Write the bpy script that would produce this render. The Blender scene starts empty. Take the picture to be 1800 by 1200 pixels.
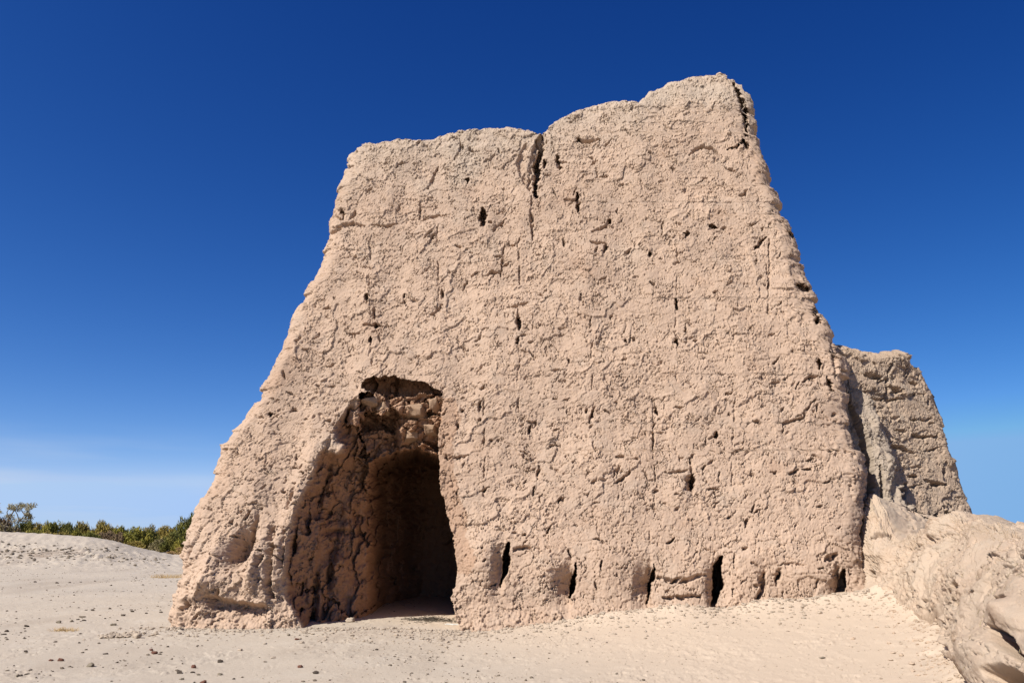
import bpy, math, random
import numpy as np
from mathutils import Vector

random.seed(7)
S = bpy.context.scene
R = math.radians

# ------------------------------------------------------------------ camera
PITCH = R(14.3); FPX = 1350.0; EYE = 1.6           # photo is 1800 px wide
cam_d = bpy.data.cameras.new('camera'); cam = bpy.data.objects.new('camera', cam_d)
S.collection.objects.link(cam)
cam.location = (0, 0, EYE); cam.rotation_euler = (R(90) + PITCH, 0, 0)
cam_d.sensor_width = 36; cam_d.lens = 36 * FPX / 1800; cam_d.clip_end = 20000; cam_d.clip_start = 0.05
S.camera = cam

# ------------------------------------------------------------------ sky + sun
SUN_EL, SUN_AZ = 40.0, 45.0                       # degrees; azimuth to the left of the line from tower to camera
sv = Vector((-math.sin(R(SUN_AZ)) * math.cos(R(SUN_EL)), -math.cos(R(SUN_AZ)) * math.cos(R(SUN_EL)), math.sin(R(SUN_EL))))
sd = bpy.data.lights.new('sun', 'SUN'); sd.energy = 5.0; sd.angle = R(0.53); sd.color = (1, 0.955, 0.89)
so = bpy.data.objects.new('sun', sd); S.collection.objects.link(so)
so.rotation_euler = sv.to_track_quat('Z', 'Y').to_euler(); so.location = (-20, -20, 30)
W = bpy.data.worlds.new('World'); S.world = W; W.use_nodes = True
nt = W.node_tree; nt.nodes.clear()
N = nt.nodes.new; Lk = nt.links.new
sky = N('ShaderNodeTexSky'); sky.sky_type = 'NISHITA'; sky.sun_disc = False
sky.sun_elevation = R(SUN_EL); sky.sun_rotation = R(180 + SUN_AZ)
sky.altitude = 3000; sky.air_density = 1.0; sky.dust_density = 0.0; sky.ozone_density = 6.0
# deep, polarised-looking blue: contrast curve per channel on the sky colour
bg = N('ShaderNodeBackground'); bg.inputs['Strength'].default_value = 0.064
out = N('ShaderNodeOutputWorld')
sep = N('ShaderNodeSeparateColor'); comb = N('ShaderNodeCombineColor'); Lk(sky.outputs[0], sep.inputs[0])
for i_, (g_, k_) in enumerate(((2.1, 5.2), (1.43, 1.60), (1.0, 1.34))):
    m0 = N('ShaderNodeMath'); m0.operation = 'MULTIPLY'; m0.inputs[1].default_value = 0.1
    m1 = N('ShaderNodeMath'); m1.operation = 'POWER'; m1.inputs[1].default_value = g_
    m2 = N('ShaderNodeMath'); m2.operation = 'MULTIPLY'; m2.inputs[1].default_value = k_ * 10
    m3 = N('ShaderNodeMath'); m3.operation = 'MINIMUM'; m3.inputs[1].default_value = (3.6, 5.6, 9.9)[i_]
    Lk(sep.outputs[i_], m0.inputs[0]); Lk(m0.outputs[0], m1.inputs[0]); Lk(m1.outputs[0], m2.inputs[0]); Lk(m2.outputs[0], m3.inputs[0]); Lk(m3.outputs[0], comb.inputs[i_])
tc = N('ShaderNodeTexCoord'); mp = N('ShaderNodeMapping'); mp.inputs['Scale'].default_value = (2.2, 2.2, 22)
cn = N('ShaderNodeTexNoise'); cn.inputs['Scale'].default_value = 1.6; cn.inputs['Detail'].default_value = 6
cr = N('ShaderNodeValToRGB'); cr.color_ramp.elements[0].position = 0.46; cr.color_ramp.elements[1].position = 0.72
sx = N('ShaderNodeSeparateXYZ'); mr = N('ShaderNodeMapRange')
mr.inputs['From Min'].default_value = 0.0; mr.inputs['From Max'].default_value = 0.13
mr.inputs['To Min'].default_value = 1.0; mr.inputs['To Max'].default_value = 0.0
mul = N('ShaderNodeMath'); mul.operation = 'MULTIPLY'
mul2 = N('ShaderNodeMath'); mul2.operation = 'MULTIPLY'; mul2.inputs[1].default_value = 0.8
mx = N('ShaderNodeMix'); mx.data_type = 'RGBA'; mx.inputs['B'].default_value = (6.0, 6.9, 8.3, 1)
Lk(tc.outputs['Generated'], mp.inputs[0]); Lk(mp.outputs[0], cn.inputs['Vector']); Lk(cn.outputs['Fac'], cr.inputs[0])
Lk(tc.outputs['Generated'], sx.inputs[0]); Lk(sx.outputs['Z'], mr.inputs['Value'])
Lk(cr.outputs[0], mul.inputs[0]); Lk(mr.outputs[0], mul.inputs[1]); Lk(mul.outputs[0], mul2.inputs[0]); Lk(mul2.outputs[0], mx.inputs['Factor'])
# the sky is a little deeper on the side away from the sun
sxx = N('ShaderNodeMapRange'); sxx.inputs['From Min'].default_value = -0.6; sxx.inputs['From Max'].default_value = 0.6
sxx.inputs['To Min'].default_value = 0; sxx.inputs['To Max'].default_value = 1
side_ = N('ShaderNodeMix'); side_.data_type = 'RGBA'; side_.inputs['A'].default_value = (1.25, 1.12, 0.99, 1); side_.inputs['B'].default_value = (0.60, 0.80, 0.80, 1)
vm = N('ShaderNodeVectorMath'); vm.operation = 'MULTIPLY'
Lk(sx.outputs['X'], sxx.inputs['Value']); Lk(sxx.outputs[0], side_.inputs['Factor']); Lk(comb.outputs[0], vm.inputs[0]); Lk(side_.outputs['Result'], vm.inputs[1])
cl = N('ShaderNodeMapRange'); cl.inputs['From Min'].default_value = -0.15; cl.inputs['From Max'].default_value = -0.5; Lk(sx.outputs['X'], cl.inputs['Value'])
mul3 = N('ShaderNodeMath'); mul3.operation = 'MULTIPLY'; Lk(mul2.outputs[0], mul3.inputs[0]); Lk(cl.outputs[0], mul3.inputs[1]); Lk(mul3.outputs[0], mx.inputs['Factor'])
Lk(vm.outputs[0], mx.inputs['A']); Lk(mx.outputs['Result'], bg.inputs[0]); Lk(bg.outputs[0], out.inputs[0])
S.view_settings.view_transform = 'Standard'; S.view_settings.look = 'None'
S.view_settings.exposure = 0.62; S.view_settings.gamma = 1.0; S.view_settings.use_curve_mapping = False

# ------------------------------------------------------------------ noise in numpy
rng = np.random.RandomState(11)
PERM = np.tile(rng.permutation(1024), 2).astype(np.int32)
GA = rng.rand(1024) * 2 * np.pi; GX, GY = np.cos(GA).astype(np.float32), np.sin(GA).astype(np.float32)
JX, JY, JR, JQ = [rng.rand(1024).astype(np.float32) for _ in range(4)]
def hs(ix, iy, seed): return PERM[(PERM[(ix + seed * 71) & 1023] + iy) & 1023]
def perlin(x, y, seed=0):
    x = np.asarray(x, np.float32); y = np.asarray(y, np.float32)
    x0 = np.floor(x); y0 = np.floor(y); fx = x - x0; fy = y - y0
    ix = x0.astype(np.int32); iy = y0.astype(np.int32)
    u = fx * fx * fx * (fx * (fx * 6 - 15) + 10); v = fy * fy * fy * (fy * (fy * 6 - 15) + 10)
    def g(a, b, dx, dy):
        h = hs(ix + a, iy + b, seed); return GX[h] * dx + GY[h] * dy
    n0 = g(0, 0, fx, fy) * (1 - u) + g(1, 0, fx - 1, fy) * u
    n1 = g(0, 1, fx, fy - 1) * (1 - u) + g(1, 1, fx - 1, fy - 1) * u
    return (n0 * (1 - v) + n1 * v) * 1.5
def fbm(x, y, seed=0, o=4, ga=0.5):
    r = 0; a = 1.0; s = 0
    for k in range(o):
        r = r + a * perlin(x * 2 ** k, y * 2 ** k, seed + k * 3); s += a; a *= ga
    return r / s
def voro(x, y, seed=0):
    """nearest cell: offset from its centre, two random numbers and the distance to the border"""
    x = np.asarray(x, np.float32); y = np.asarray(y, np.float32)
    ix = np.floor(x).astype(np.int32); iy = np.floor(y).astype(np.int32)
    d1 = np.full(x.shape, 9, np.float32); d2 = d1.copy()
    ox = np.zeros_like(d1); oy = np.zeros_like(d1); r1 = np.zeros_like(d1); r2 = np.zeros_like(d1)
    for a in (-1, 0, 1):
        for b in (-1, 0, 1):
            h = hs(ix + a, iy + b, seed)
            dx = x - (ix + a + JX[h]); dy = y - (iy + b + JY[h]); d = dx * dx + dy * dy
            m = d < d1
            d2 = np.where(m, d1, np.minimum(d2, d))
            ox = np.where(m, dx, ox); oy = np.where(m, dy, oy); r1 = np.where(m, JR[h], r1); r2 = np.where(m, JQ[h], r2)
            d1 = np.where(m, d, d1)
    return ox, oy, r1, r2, np.sqrt(d2) - np.sqrt(d1)
def sst(x, a, b):
    t = np.clip((x - a) / (b - a), 0, 1); return t * t * (3 - 2 * t)
def flakes(x, z, cell, seed, ax=1.0, slant=0.0, warp=0.35, lip=0.0):
    """curled plaster flakes: each cell is a tilted scale whose lower right lip stands proud (0..1)"""
    wx = fbm(x / cell * 1.3, z / cell * 1.3, seed + 5, 3) * warp * 2; wz = fbm(x / cell * 1.3 + 31, z / cell * 1.3, seed + 6, 3) * warp * 2
    X = (x / cell) / ax + wx; Z = (z - slant * x) / cell + wz
    ox, oy, r1, r2, e = voro(X, Z, seed)
    th = -0.9 + (r1 - 0.5) * 2.0
    t = (ox * np.cos(th) + oy * np.sin(th)) * (0.5 + r2)
    return t * (1 - lip) + lip * 1.3 * np.clip(t * 1.7, 0, 1) ** 2.2 + (r2 - 0.5) * 0.25, r1, e

# ------------------------------------------------------------------ photo rays (source pixels of the 1800x1200 photo)
CT, ST = math.cos(PITCH), math.sin(PITCH)
def ray(px, py):
    X = (np.asarray(px, float) - 900) / FPX; Y = (600 - np.asarray(py, float)) / FPX
    return X, CT - Y * ST, ST + Y * CT
def proj(x, y, z):
    zz = z - EYE; f = y * CT + zz * ST; up = -y * ST + zz * CT
    return 900 + FPX * x / f, 600 - FPX * up / f
class Frame:
    """a battered wall plane: origin, direction along it, batter"""
    def __init__(s, ox, oy, ang, bat):
        s.o = (ox, oy); s.u = (math.cos(ang), math.sin(ang)); s.n = (-math.sin(ang), math.cos(ang)); s.b = bat
    def unproj(s, px, py, off=0.0):
        rx, ry, rz = ray(px, py)
        A = rx * s.n[0] + ry * s.n[1]                  # travel inward per unit
        o = -(s.o[0] * s.n[0] + s.o[1] * s.n[1])
        t = (off - o + s.b * EYE) / (A - s.b * rz)     # inward(t) = b*z + off
        z = EYE + t * rz; x = t * rx - s.o[0]; y = t * ry - s.o[1]
        return x * s.u[0] + y * s.u[1], z
    def world(s, a, yo, z):
        q = yo + s.b * z
        return s.o[0] + s.u[0] * a + s.n[0] * q, s.o[1] + s.u[1] * a + s.n[1] * q, z

# ------------------------------------------------------------------ mesh + tagging helpers
def tag(o, label=None, cat=None, group=None, kind=None):
    if label: o['label'] = label
    if cat: o['category'] = cat
    if group: o['group'] = group
    if kind: o['kind'] = kind
    return o
def link(o, parent=None):
    S.collection.objects.link(o)
    if parent: o.parent = parent
    return o
def mesh_np(name, V, Q, mat, attrs=None, smooth=True):
    V = np.asarray(V, np.float32); Q = np.asarray(Q, np.int32); k = Q.shape[1]
    me = bpy.data.meshes.new(name)
    me.vertices.add(len(V)); me.vertices.foreach_set('co', V.ravel())
    me.loops.add(Q.size); me.loops.foreach_set('vertex_index', Q.ravel())
    me.polygons.add(len(Q)); me.polygons.foreach_set('loop_start', np.arange(0, Q.size, k, dtype=np.int32))
    me.polygons.foreach_set('loop_total', np.full(len(Q), k, np.int32))
    me.polygons.foreach_set('use_smooth', np.full(len(Q), smooth))
    for an, av in (attrs or {}).items():
        at = me.attributes.new(an, 'FLOAT', 'POINT'); at.data.foreach_set('value', np.asarray(av, np.float32).ravel())
    me.materials.append(mat); me.update(calc_edges=True)
    return bpy.data.objects.new(name, me)
def grid_quads(nr, nc, wrap=False):
    j, i = np.meshgrid(np.arange(nr - 1), np.arange(nc if wrap else nc - 1), indexing='ij')
    i2 = (i + 1) % nc
    return np.stack([j * nc + i, j * nc + i2, (j + 1) * nc + i2, (j + 1) * nc + i], -1).reshape(-1, 4)

# ------------------------------------------------------------------ materials
ALB, TG, TB = 0.64, 1.03, 1.0      # overall reflectance and hue trim of all the earth colours
def clay(name, c1, c2, c3=None, scale=1.2, bump=0.5, attr=None, cattr=None, grain=1.0, attr2=None, cattr2=None):
    m = bpy.data.materials.new(name); m.use_nodes = True; t = m.node_tree; b = t.nodes['Principled BSDF']
    b.inputs['Roughness'].default_value = 0.95; b.inputs['Specular IOR Level'].default_value = 0.12
    co = t.nodes.new('ShaderNodeTexCoord')
    def noise(sc, det=6, rough=0.6):
        n = t.nodes.new('ShaderNodeTexNoise'); n.inputs['Scale'].default_value = sc; n.inputs['Detail'].default_value = det
        n.inputs['Roughness'].default_value = rough; t.links.new(co.outputs['Object'], n.inputs['Vector']); return n
    def mix(f, a, bb, lo=0.4, hi=0.6, amount=1.0, blend='MIX'):
        r = t.nodes.new('ShaderNodeMapRange'); r.inputs['From Min'].default_value = lo; r.inputs['From Max'].default_value = hi
        r.inputs['To Max'].default_value = amount; t.links.new(f, r.inputs['Value'])
        x = t.nodes.new('ShaderNodeMix'); x.data_type = 'RGBA'; x.blend_type = blend; t.links.new(r.outputs[0], x.inputs['Factor'])
        for s, v in (('A', a), ('B', bb)):
            if isinstance(v, tuple): x.inputs[s].default_value = (*(q * (ALB if blend == 'MIX' else 1) * w_ for q, w_ in zip(v, (1, TG, TB) if blend == 'MIX' else (1, 1, 1))), 1)
            else: t.links.new(v, x.inputs[s])
        return x.outputs['Result']
    c = mix(noise(scale).outputs['Fac'], c1, c2, 0.35, 0.68)
    if c3: c = mix(noise(scale * 2.7, 8, 0.7).outputs['Fac'], c, c3, 0.52, 0.75, 0.8)
    c = mix(noise(scale * 55, 4, 0.7).outputs['Fac'], c, (0.72, 0.70, 0.68), 0.5, 0.75, 0.55 * grain, 'MULTIPLY')
    c = mix(noise(scale * 120, 3, 0.7).outputs['Fac'], c, (1.35, 1.33, 1.28), 0.55, 0.8, 0.5 * grain, 'MULTIPLY')
    for an, cc in ((attr, cattr), (attr2, cattr2)):
        if an:
            at = t.nodes.new('ShaderNodeAttribute'); at.attribute_name = an
            c = mix(at.outputs['Fac'], c, cc, 0, 1)
    t.links.new(c, b.inputs['Base Color'])
    n1 = noise(38, 9, 0.68); n2 = noise(130, 4, 0.6)
    ad = t.nodes.new('ShaderNodeMath'); ad.operation = 'MULTIPLY_ADD'; ad.inputs[1].default_value = 0.35
    t.links.new(n2.outputs['Fac'], ad.inputs[0]); t.links.new(n1.outputs['Fac'], ad.inputs[2])
    bp = t.nodes.new('ShaderNodeBump'); bp.inputs['Strength'].default_value = bump; bp.inputs['Distance'].default_value = 0.02
    t.links.new(ad.outputs[0], bp.inputs['Height']); t.links.new(bp.outputs[0], b.inputs['Normal'])
    return m
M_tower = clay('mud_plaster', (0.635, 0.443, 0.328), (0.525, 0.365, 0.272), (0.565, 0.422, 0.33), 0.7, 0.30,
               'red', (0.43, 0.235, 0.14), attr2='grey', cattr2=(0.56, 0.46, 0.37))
M_rear = clay('weathered_mud', (0.56, 0.40, 0.29), (0.47, 0.345, 0.26), (0.54, 0.43, 0.34), 1.1, 0.7)
M_mound = clay('crumbled_clay', (0.67, 0.485, 0.36), (0.61, 0.465, 0.355), (0.575, 0.46, 0.365), 1.6, 0.7, 'red', (0.42, 0.28, 0.18))
M_fin = clay('washed_mud', (0.52, 0.40, 0.31), (0.46, 0.37, 0.30), (0.52, 0.41, 0.32), 1.4, 0.7)
M_ground = clay('dry_clay_ground', (0.71, 0.58, 0.465), (0.64, 0.525, 0.425), (0.73, 0.62, 0.52), 0.33, 0.5, 'red', (0.45, 0.34, 0.26),
                attr2='pink', cattr2=(0.79, 0.605, 0.46))
M_brick = clay('mud_brick', (0.50, 0.33, 0.225), (0.42, 0.27, 0.175), (0.50, 0.36, 0.26), 2.5, 0.7)
M_s1 = clay('grey_stone', (0.34, 0.27, 0.20), (0.26, 0.21, 0.16), None, 9, 0.6)
M_s2 = clay('dark_stone', (0.15, 0.11, 0.085), (0.09, 0.07, 0.055), None, 9, 0.6)
M_s3 = clay('red_stone', (0.22, 0.095, 0.065), (0.15, 0.07, 0.05), None, 9, 0.6)
M_s5 = clay('gravel', (0.30, 0.235, 0.18), (0.16, 0.12, 0.09), None, 3, 0.4)
M_s4 = clay('clay_clod', (0.58, 0.45, 0.35), (0.52, 0.41, 0.32), None, 6, 0.6)
def leafmat(name, a, b, c):
    m = bpy.data.materials.new(name); m.use_nodes = True; t = m.node_tree; p = t.nodes['Principled BSDF']
    p.inputs['Roughness'].default_value = 0.75; p.inputs['Specular IOR Level'].default_value = 0.2
    co = t.nodes.new('ShaderNodeTexCoord'); n = t.nodes.new('ShaderNodeTexNoise'); n.inputs['Scale'].default_value = 1.7; n.inputs['Detail'].default_value = 5
    r = t.nodes.new('ShaderNodeValToRGB'); e = r.color_ramp.elements
    e[0].position = 0.33; e[0].color = (*(q * w for q, w in zip(a, (1.75, 1.58, 1.5))), 1); e[1].position = 0.68; e[1].color = (*(q * w for q, w in zip(c, (1.75, 1.58, 1.5))), 1); k = e.new(0.5); k.color = (*(q * w for q, w in zip(b, (1.75, 1.58, 1.5))), 1)
    t.links.new(co.outputs['Object'], n.inputs['Vector']); t.links.new(n.outputs['Fac'], r.inputs[0]); t.links.new(r.outputs[0], p.inputs['Base Color'])
    return m
M_leaf = {'olive': leafmat('olive_foliage', (0.09, 0.078, 0.02), (0.15, 0.125, 0.03), (0.20, 0.16, 0.045)),
          'green': leafmat('green_foliage', (0.07, 0.075, 0.015), (0.125, 0.12, 0.02), (0.18, 0.16, 0.03)),
          'dark': leafmat('dark_foliage', (0.045, 0.052, 0.012), (0.08, 0.082, 0.018), (0.12, 0.11, 0.025)),
          'brown': leafmat('brown_foliage', (0.08, 0.06, 0.035), (0.12, 0.09, 0.055), (0.13, 0.12, 0.05)),
          'gold': leafmat('golden_foliage', (0.14, 0.105, 0.05), (0.20, 0.145, 0.065), (0.17, 0.13, 0.06)),
          'grey': leafmat('grey_foliage', (0.09, 0.085, 0.04), (0.13, 0.12, 0.06), (0.17, 0.155, 0.085))}
M_bark = clay('grey_bark', (0.24, 0.20, 0.16), (0.16, 0.13, 0.10), None, 5, 0.5)
M_straw = clay('dry_straw', (0.55, 0.45, 0.28), (0.40, 0.30, 0.18), None, 8, 0.2)
M_white = clay('white_scrap', (0.85, 0.84, 0.80), (0.80, 0.79, 0.76), None, 8, 0.2)

# ------------------------------------------------------------------ ground
def pl(x, xs, ys): return np.interp(x, xs, ys)
def ground_h(x, y, detail=True):
    x = np.asarray(x, float); y = np.asarray(y, float)
    g = pl(x, [-30, -7, -2.5, -1.0, 1.5, 4, 6.5, 9], [0, 0.0, -0.02, -0.07, 0.06, 0.19, 0.34, 0.42]) * sst(y, 5, 14)
    g = g * (1 - sst(y, 22, 40))
    # drift of sand against the wall
    g = g + 0.22 * np.exp(-np.clip(14.9 - y, 0, 9) / 0.7) * sst(x, -0.6, 3) * (1 + .5 * perlin(x * .9, x * 0, 33)) * (y < 30)
    fxy = pl(y, [5, 6.2, 7.6, 9.4, 11.6, 13.6, 14.7, 16], [3.35, 3.65, 4.2, 5.05, 6.0, 6.55, 6.7, 6.8])
    g = g + 0.16 * np.exp(-np.clip(fxy - x, 0, 9) / 0.35) * (y > 3) * (1 - sst(y, 14.5, 16.5)) * (1 + .8 * fbm(x * 1.1, y * 1.1, 34, 3)) * (x < 12)
    # left bank with the shrubs behind it
    az = x / np.maximum(y, 1) * 60
    crest = pl(az, [-80, -39.5, -35, -32, -30.2, -28.6, -27.2, -25.5, -20], [2.2, 2.03, 1.85, 1.62, 1.35, 0.95, 0.62, 0.30, 0.1])
    r = y
    g = g + crest * sst(r, 43, 60) * (1 - 0.9 * sst(r, 61, 72)) * (az < -15)
    g = g + 0.35 * sst(-az, 22, 34) * np.exp(-((r - 46) / 6.0) ** 2)
    g = g + 0.04 * fbm(x * 0.25, y * 0.25, 3, 3) * sst(r, 2, 6)
    if detail:
        near = 1 - sst(r, 30, 60)
        rough = 0.35 + 1.1 * sst(fbm(x * 0.55, y * 0.55, 8, 3), 0.0, 0.35)
        g = g + near * rough * (0.020 * fbm(x * 4, y * 4, 21, 5, 0.7))
        f, r1, e = flakes(x, y, 0.22, 40, 1.4, 0.2, 0.5)
        g = g + near * 0.012 * f * sst(fbm(x * 0.9, y * 0.9, 14, 3), 0.02, 0.3)
        ox, oy, a1, a2, e = voro(x * 6 + fbm(x * 5, y * 5, 54, 2), y * 6, 55)
        g = g + near * 0.02 * np.clip(1 - (ox * ox + oy * oy) * 9, 0, 1) * (a1 > 0.72) * a2 * sst(x + .25 * y, 0, 3.5)
        # crumbs fallen along the foot of the tower
        foot = np.exp(-((y - 14.7) / 0.55) ** 2) * (x > -8) * (x < 7)
        left = np.exp(-((x + 6.6) / 1.6) ** 2 - ((y - 14.2) / 0.9) ** 2)
        ox, oy, a1, a2, e = voro(x * 11, y * 11, 52)
        g = g + (foot * 0.6 * sst(x, -7.2, -6) + left * 0.6) * 0.035 * np.clip(1 - (ox * ox + oy * oy) * 6, 0, 1) * (a1 > 0.55) * a2
        # clods and rills on the bank
        bank = sst(r, 36, 44) * (1 - sst(r, 75, 90))
        ox, oy, a1, a2, e = voro(x * 2.6, y * 0.9, 61)
        band = np.exp(-((r - 48) / 4.5) ** 2) * sst(-az, 25, 33)
        g = g + bank * (0.05 + 0.16 * band) * np.clip(1 - (ox * ox + oy * oy) * 5, 0, 1) * (a1 > 0.6) * a2
        g = g + bank * 0.06 * fbm(x * 1.8 + y * 0.9, y * 0.35, 63, 4, 0.6)
    return g
def build_ground():
    af = np.concatenate([np.linspace(-180, -46, 40, endpoint=False), np.linspace(-46, -32, 330, endpoint=False),
                         np.linspace(-32, -8, 300, endpoint=False), np.linspace(-8, 40, 700, endpoint=False), np.linspace(40, 180, 40, endpoint=False)])
    af = np.radians(af)
    rr = np.concatenate([[0.3, 1.0, 2.0, 3.5, 5.0], np.geomspace(6, 20, 260), np.geomspace(20.15, 90, 300), np.geomspace(95, 9000, 40)])
    A, Rr = np.meshgrid(af, rr)
    x = Rr * np.sin(A); y = Rr * np.cos(A)
    z = ground_h(x, y)
    red = sst(fbm(x * 0.35, y * 0.12, 77, 4), 0.12, 0.5) * 0.35
    az = x / np.maximum(y, 1) * 60
    red = red + 0.75 * np.exp(-((y - 47.5) / 2.2) ** 2) * sst(-az, 26, 33) * sst(fbm(x * 1.2, y * 0.8, 78, 4), -0.1, 0.2)
    pink = sst(x + 0.3 * y, 1.5, 6.0) * 0.9 * sst(y, 3, 8) * (y < 40)
    V = np.stack([x, y, z], -1).reshape(-1, 3)
    c = len(V); V = np.vstack([V, [[0, 0, 0]]])
    nc = len(af); Q = grid_quads(len(rr), nc, True)[:, ::-1]
    i = np.arange(nc); fan = np.stack([i, (i + 1) % nc, np.full(nc, c), np.full(nc, c)], -1)
    o = mesh_np('ground', V, Q, M_ground, {'red': np.append(red.ravel(), 0), 'pink': np.append(pink.ravel(), 0)})
    link(o); tag(o, 'pale sun-baked clay ground rising to a low bank', kind='structure')
build_ground()

# ------------------------------------------------------------------ ruined walls
def carve(PX, PY, H, pts, w, d, asym=0.0, hard=0.35, tp=0.45):
    """cut a crack or hole along a polyline in photo pixels. asym: widen towards the left with a soft shoulder"""
    P = np.array(pts, float); pad = w + asym + 4
    m = (PX > P[:, 0].min() - pad) & (PX < P[:, 0].max() + pad) & (PY > P[:, 1].min() - pad) & (PY < P[:, 1].max() + pad)
    idx = np.nonzero(m)
    if len(idx[0]) == 0: return
    x = PX[idx]; y = PY[idx]; best = np.full(x.shape, 1e9); bx = np.zeros_like(best)
    if len(P) == 1: P = np.vstack([P, P + [0.5, 0.5]])
    n = len(P) - 1
    for k in range(n):
        a, b = P[k], P[k + 1]; dd = b - a; t = np.clip(((x - a[0]) * dd[0] + (y - a[1]) * dd[1]) / max(dd @ dd, 1e-6), 0, 1)
        qx = x - (a[0] + t * dd[0]); qy = y - (a[1] + t * dd[1]); tt = (k + t) / n
        tap = w * (tp + (1 - tp) * np.sin(np.pi * np.clip(tt, 0.05, 0.95))) if n > 1 or abs(dd).max() > 3 else w
        q = np.hypot(qx, qy) / tap
        if asym: q = np.where(qx < 0, np.hypot(qx / (asym), qy / tap) , q)
        u = q < best; best = np.where(u, q, best); bx = np.where(u, qx, bx)
    prof = 1 - sst(best, hard, 1.0)
    if asym: prof = np.where(bx < 0, np.clip(1 - best, 0, 1) ** 1.6, prof)
    if d < 0.3: prof = prof * np.clip(1.05 + 1.1 * perlin(x / 10, y / 10, 700), 0.1, 1.5)
    H[idx] -= d * prof
def ruin(name, fr, L, Rt, T, depth, NF, NR, rl, rr, zb, hfun, mat, door=None, cap=10, seed=0, offs=0.35, rt=0.22, side=40, grey=None, bats=0.12, er=0.6):
    def conv(pts, off):
        a, z = fr.unproj([p[0] for p in pts], [p[1] for p in pts], off); return a, z
    la, lz = conv(L, offs); ra, rz = conv(Rt, offs); ta, tz = conv(T, 0.12)
    o = np.argsort(lz); la, lz = la[o], lz[o]; o = np.argsort(rz); ra, rz = ra[o], rz[o]; o = np.argsort(ta); ta, tz = ta[o], tz[o]
    def edge(z, k): return er * (0.09 * fbm(z * 1.3, z * 0 + k, seed + 5, 3) + 0.07 * fbm(z * 5, z * 0 + k, seed + 6, 3, 0.6) - 0.12 * sst(perlin(z * 2.3, z * 0 + k, seed + 7), 0.22, 0.36))
    aL = lambda z: np.interp(z, lz, la) - edge(z, 2.5) * 0.7; aR = lambda z: np.interp(z, rz, ra) + edge(z, 7.5)
    def ztop(a):
        return np.interp(a, ta, tz) + 0.06 * fbm(a * 1.7, a * 0 + 3.3, seed + 1, 4, 0.6) + 0.06 * fbm(a * 6, a * 0 + 8.3, seed + 2, 3, 0.6) + 0.05 * sst(perlin(a * 3.1, a * 0 + 5.5, seed + 3), .25, .5)
    # columns: (kind, parameter)
    g = np.linspace(0, 1, side) ** 2.2
    kinds = ([(0, t) for t in (1 - g[1:])[::-1][::1][::-1]][:0] + [(0, t) for t in g[::-1][:-1]] + [(1, t) for t in np.linspace(0, 1, 34, endpoint=False)]
             + [(2, t) for t in np.linspace(0, 1, NF)] + [(3, t) for t in np.linspace(0, 1, 35)[1:]] + [(4, t) for t in g[1:]] + [(5, t) for t in np.linspace(0, 1, side)[1:-1]])
    K = np.array([k for k, _ in kinds]); t = np.array([q for _, q in kinds])
    def place(z):
        l, r_ = aL(z), aR(z); W_ = r_ - l; D = depth - bats * z
        rl_, rr_ = np.minimum(rl, W_ * 0.3), np.minimum(rr, W_ * 0.3)
        a = np.zeros_like(z); yo = np.zeros_like(z); na = np.zeros_like(z); ny = np.zeros_like(z)
        th = t * np.pi / 2 + z * 0
        def put(k, A_, Y_, NA, NY):
            m = np.broadcast_to(K == k, z.shape)
            for dst, src in ((a, A_), (yo, Y_), (na, NA), (ny, NY)): dst[m] = np.broadcast_to(src, z.shape)[m]
        put(0, l, rl_ + t * (D - rl_), -1.0, 0.0)
        put(1, l + rl_ - rl_ * np.cos(th), rl_ - rl_ * np.sin(th), -np.cos(th), -np.sin(th))
        put(2, l + rl_ + t * (W_ - rl_ - rr_), 0.0, 0.0, -1.0)
        put(3, r_ - rr_ + rr_ * np.sin(th), rr_ - rr_ * np.cos(th), np.sin(th), -np.cos(th))
        put(4, r_, rr_ + t * (D - rr_), 1.0, 0.0)
        put(5, r_ + t * (l - r_), D, 0.0, 1.0)
        return a, yo, na, ny
    zt = np.full(len(K), float(tz.mean()))
    for _ in range(60):
        a, yq, *_q = place(zt); zt = 0.5 * zt + 0.5 * (ztop(a) - 0.5 * np.clip(yq - 0.5, 0, 7))
    v = np.linspace(0, 1, NR)[:, None]
    z = zb + v * (zt[None, :] - zb)
    a, yo, na, ny = place(z)
    wx, wy, wz = fr.world(a, yo, z)
    PX, PY = proj(wx, wy, wz)
    ok = np.broadcast_to((K >= 1) & (K <= 3), z.shape)
    PX = np.where(ok, PX, -9999.0)
    arc = np.where(K <= 1, a - yo, np.where(K <= 3, a + yo, np.where(K == 4, a + yo, a + 40)))
    wob = 2.2 * perlin(arc * 9, z * 9, seed + 31) + 1.3 * perlin(arc * 23, z * 23, seed + 32)
    wob2 = 2.2 * perlin(arc * 9 + 50, z * 9, seed + 33) + 1.3 * perlin(arc * 23, z * 23 + 40, seed + 34)
    H = np.zeros_like(z); attrs = {}
    e = zt[None, :] - z
    hfun(arc, z, PX + wob, PY + wob2, H, e, attrs)
    inset = np.where(e < rt, rt - np.sqrt(np.maximum(rt * rt - (rt - e) ** 2, 0)), 0)
    H = H - inset
    nu = 0.2
    nl = math.sqrt(1 + nu * nu)
    X = wx + (fr.u[0] * na + fr.n[0] * ny) * H / nl; Y = wy + (fr.u[1] * na + fr.n[1] * ny) * H / nl; Z = wz + nu * H / nl * np.where(e < 0.15, 0, 1)
    if door is not None:
        D = door(PX + wob, PY + wob2, arc, z, attrs)
        rx, ry, rz_ = ray(np.clip(PX, 0, 1800), PY)
        k = D / ry; X = X + rx * k; Y = Y + D; Z = Z + rz_ * k
    # cap
    rows = [np.stack([X, Y, Z], -1)]
    C = rows[0][-1].mean(0)
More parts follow.
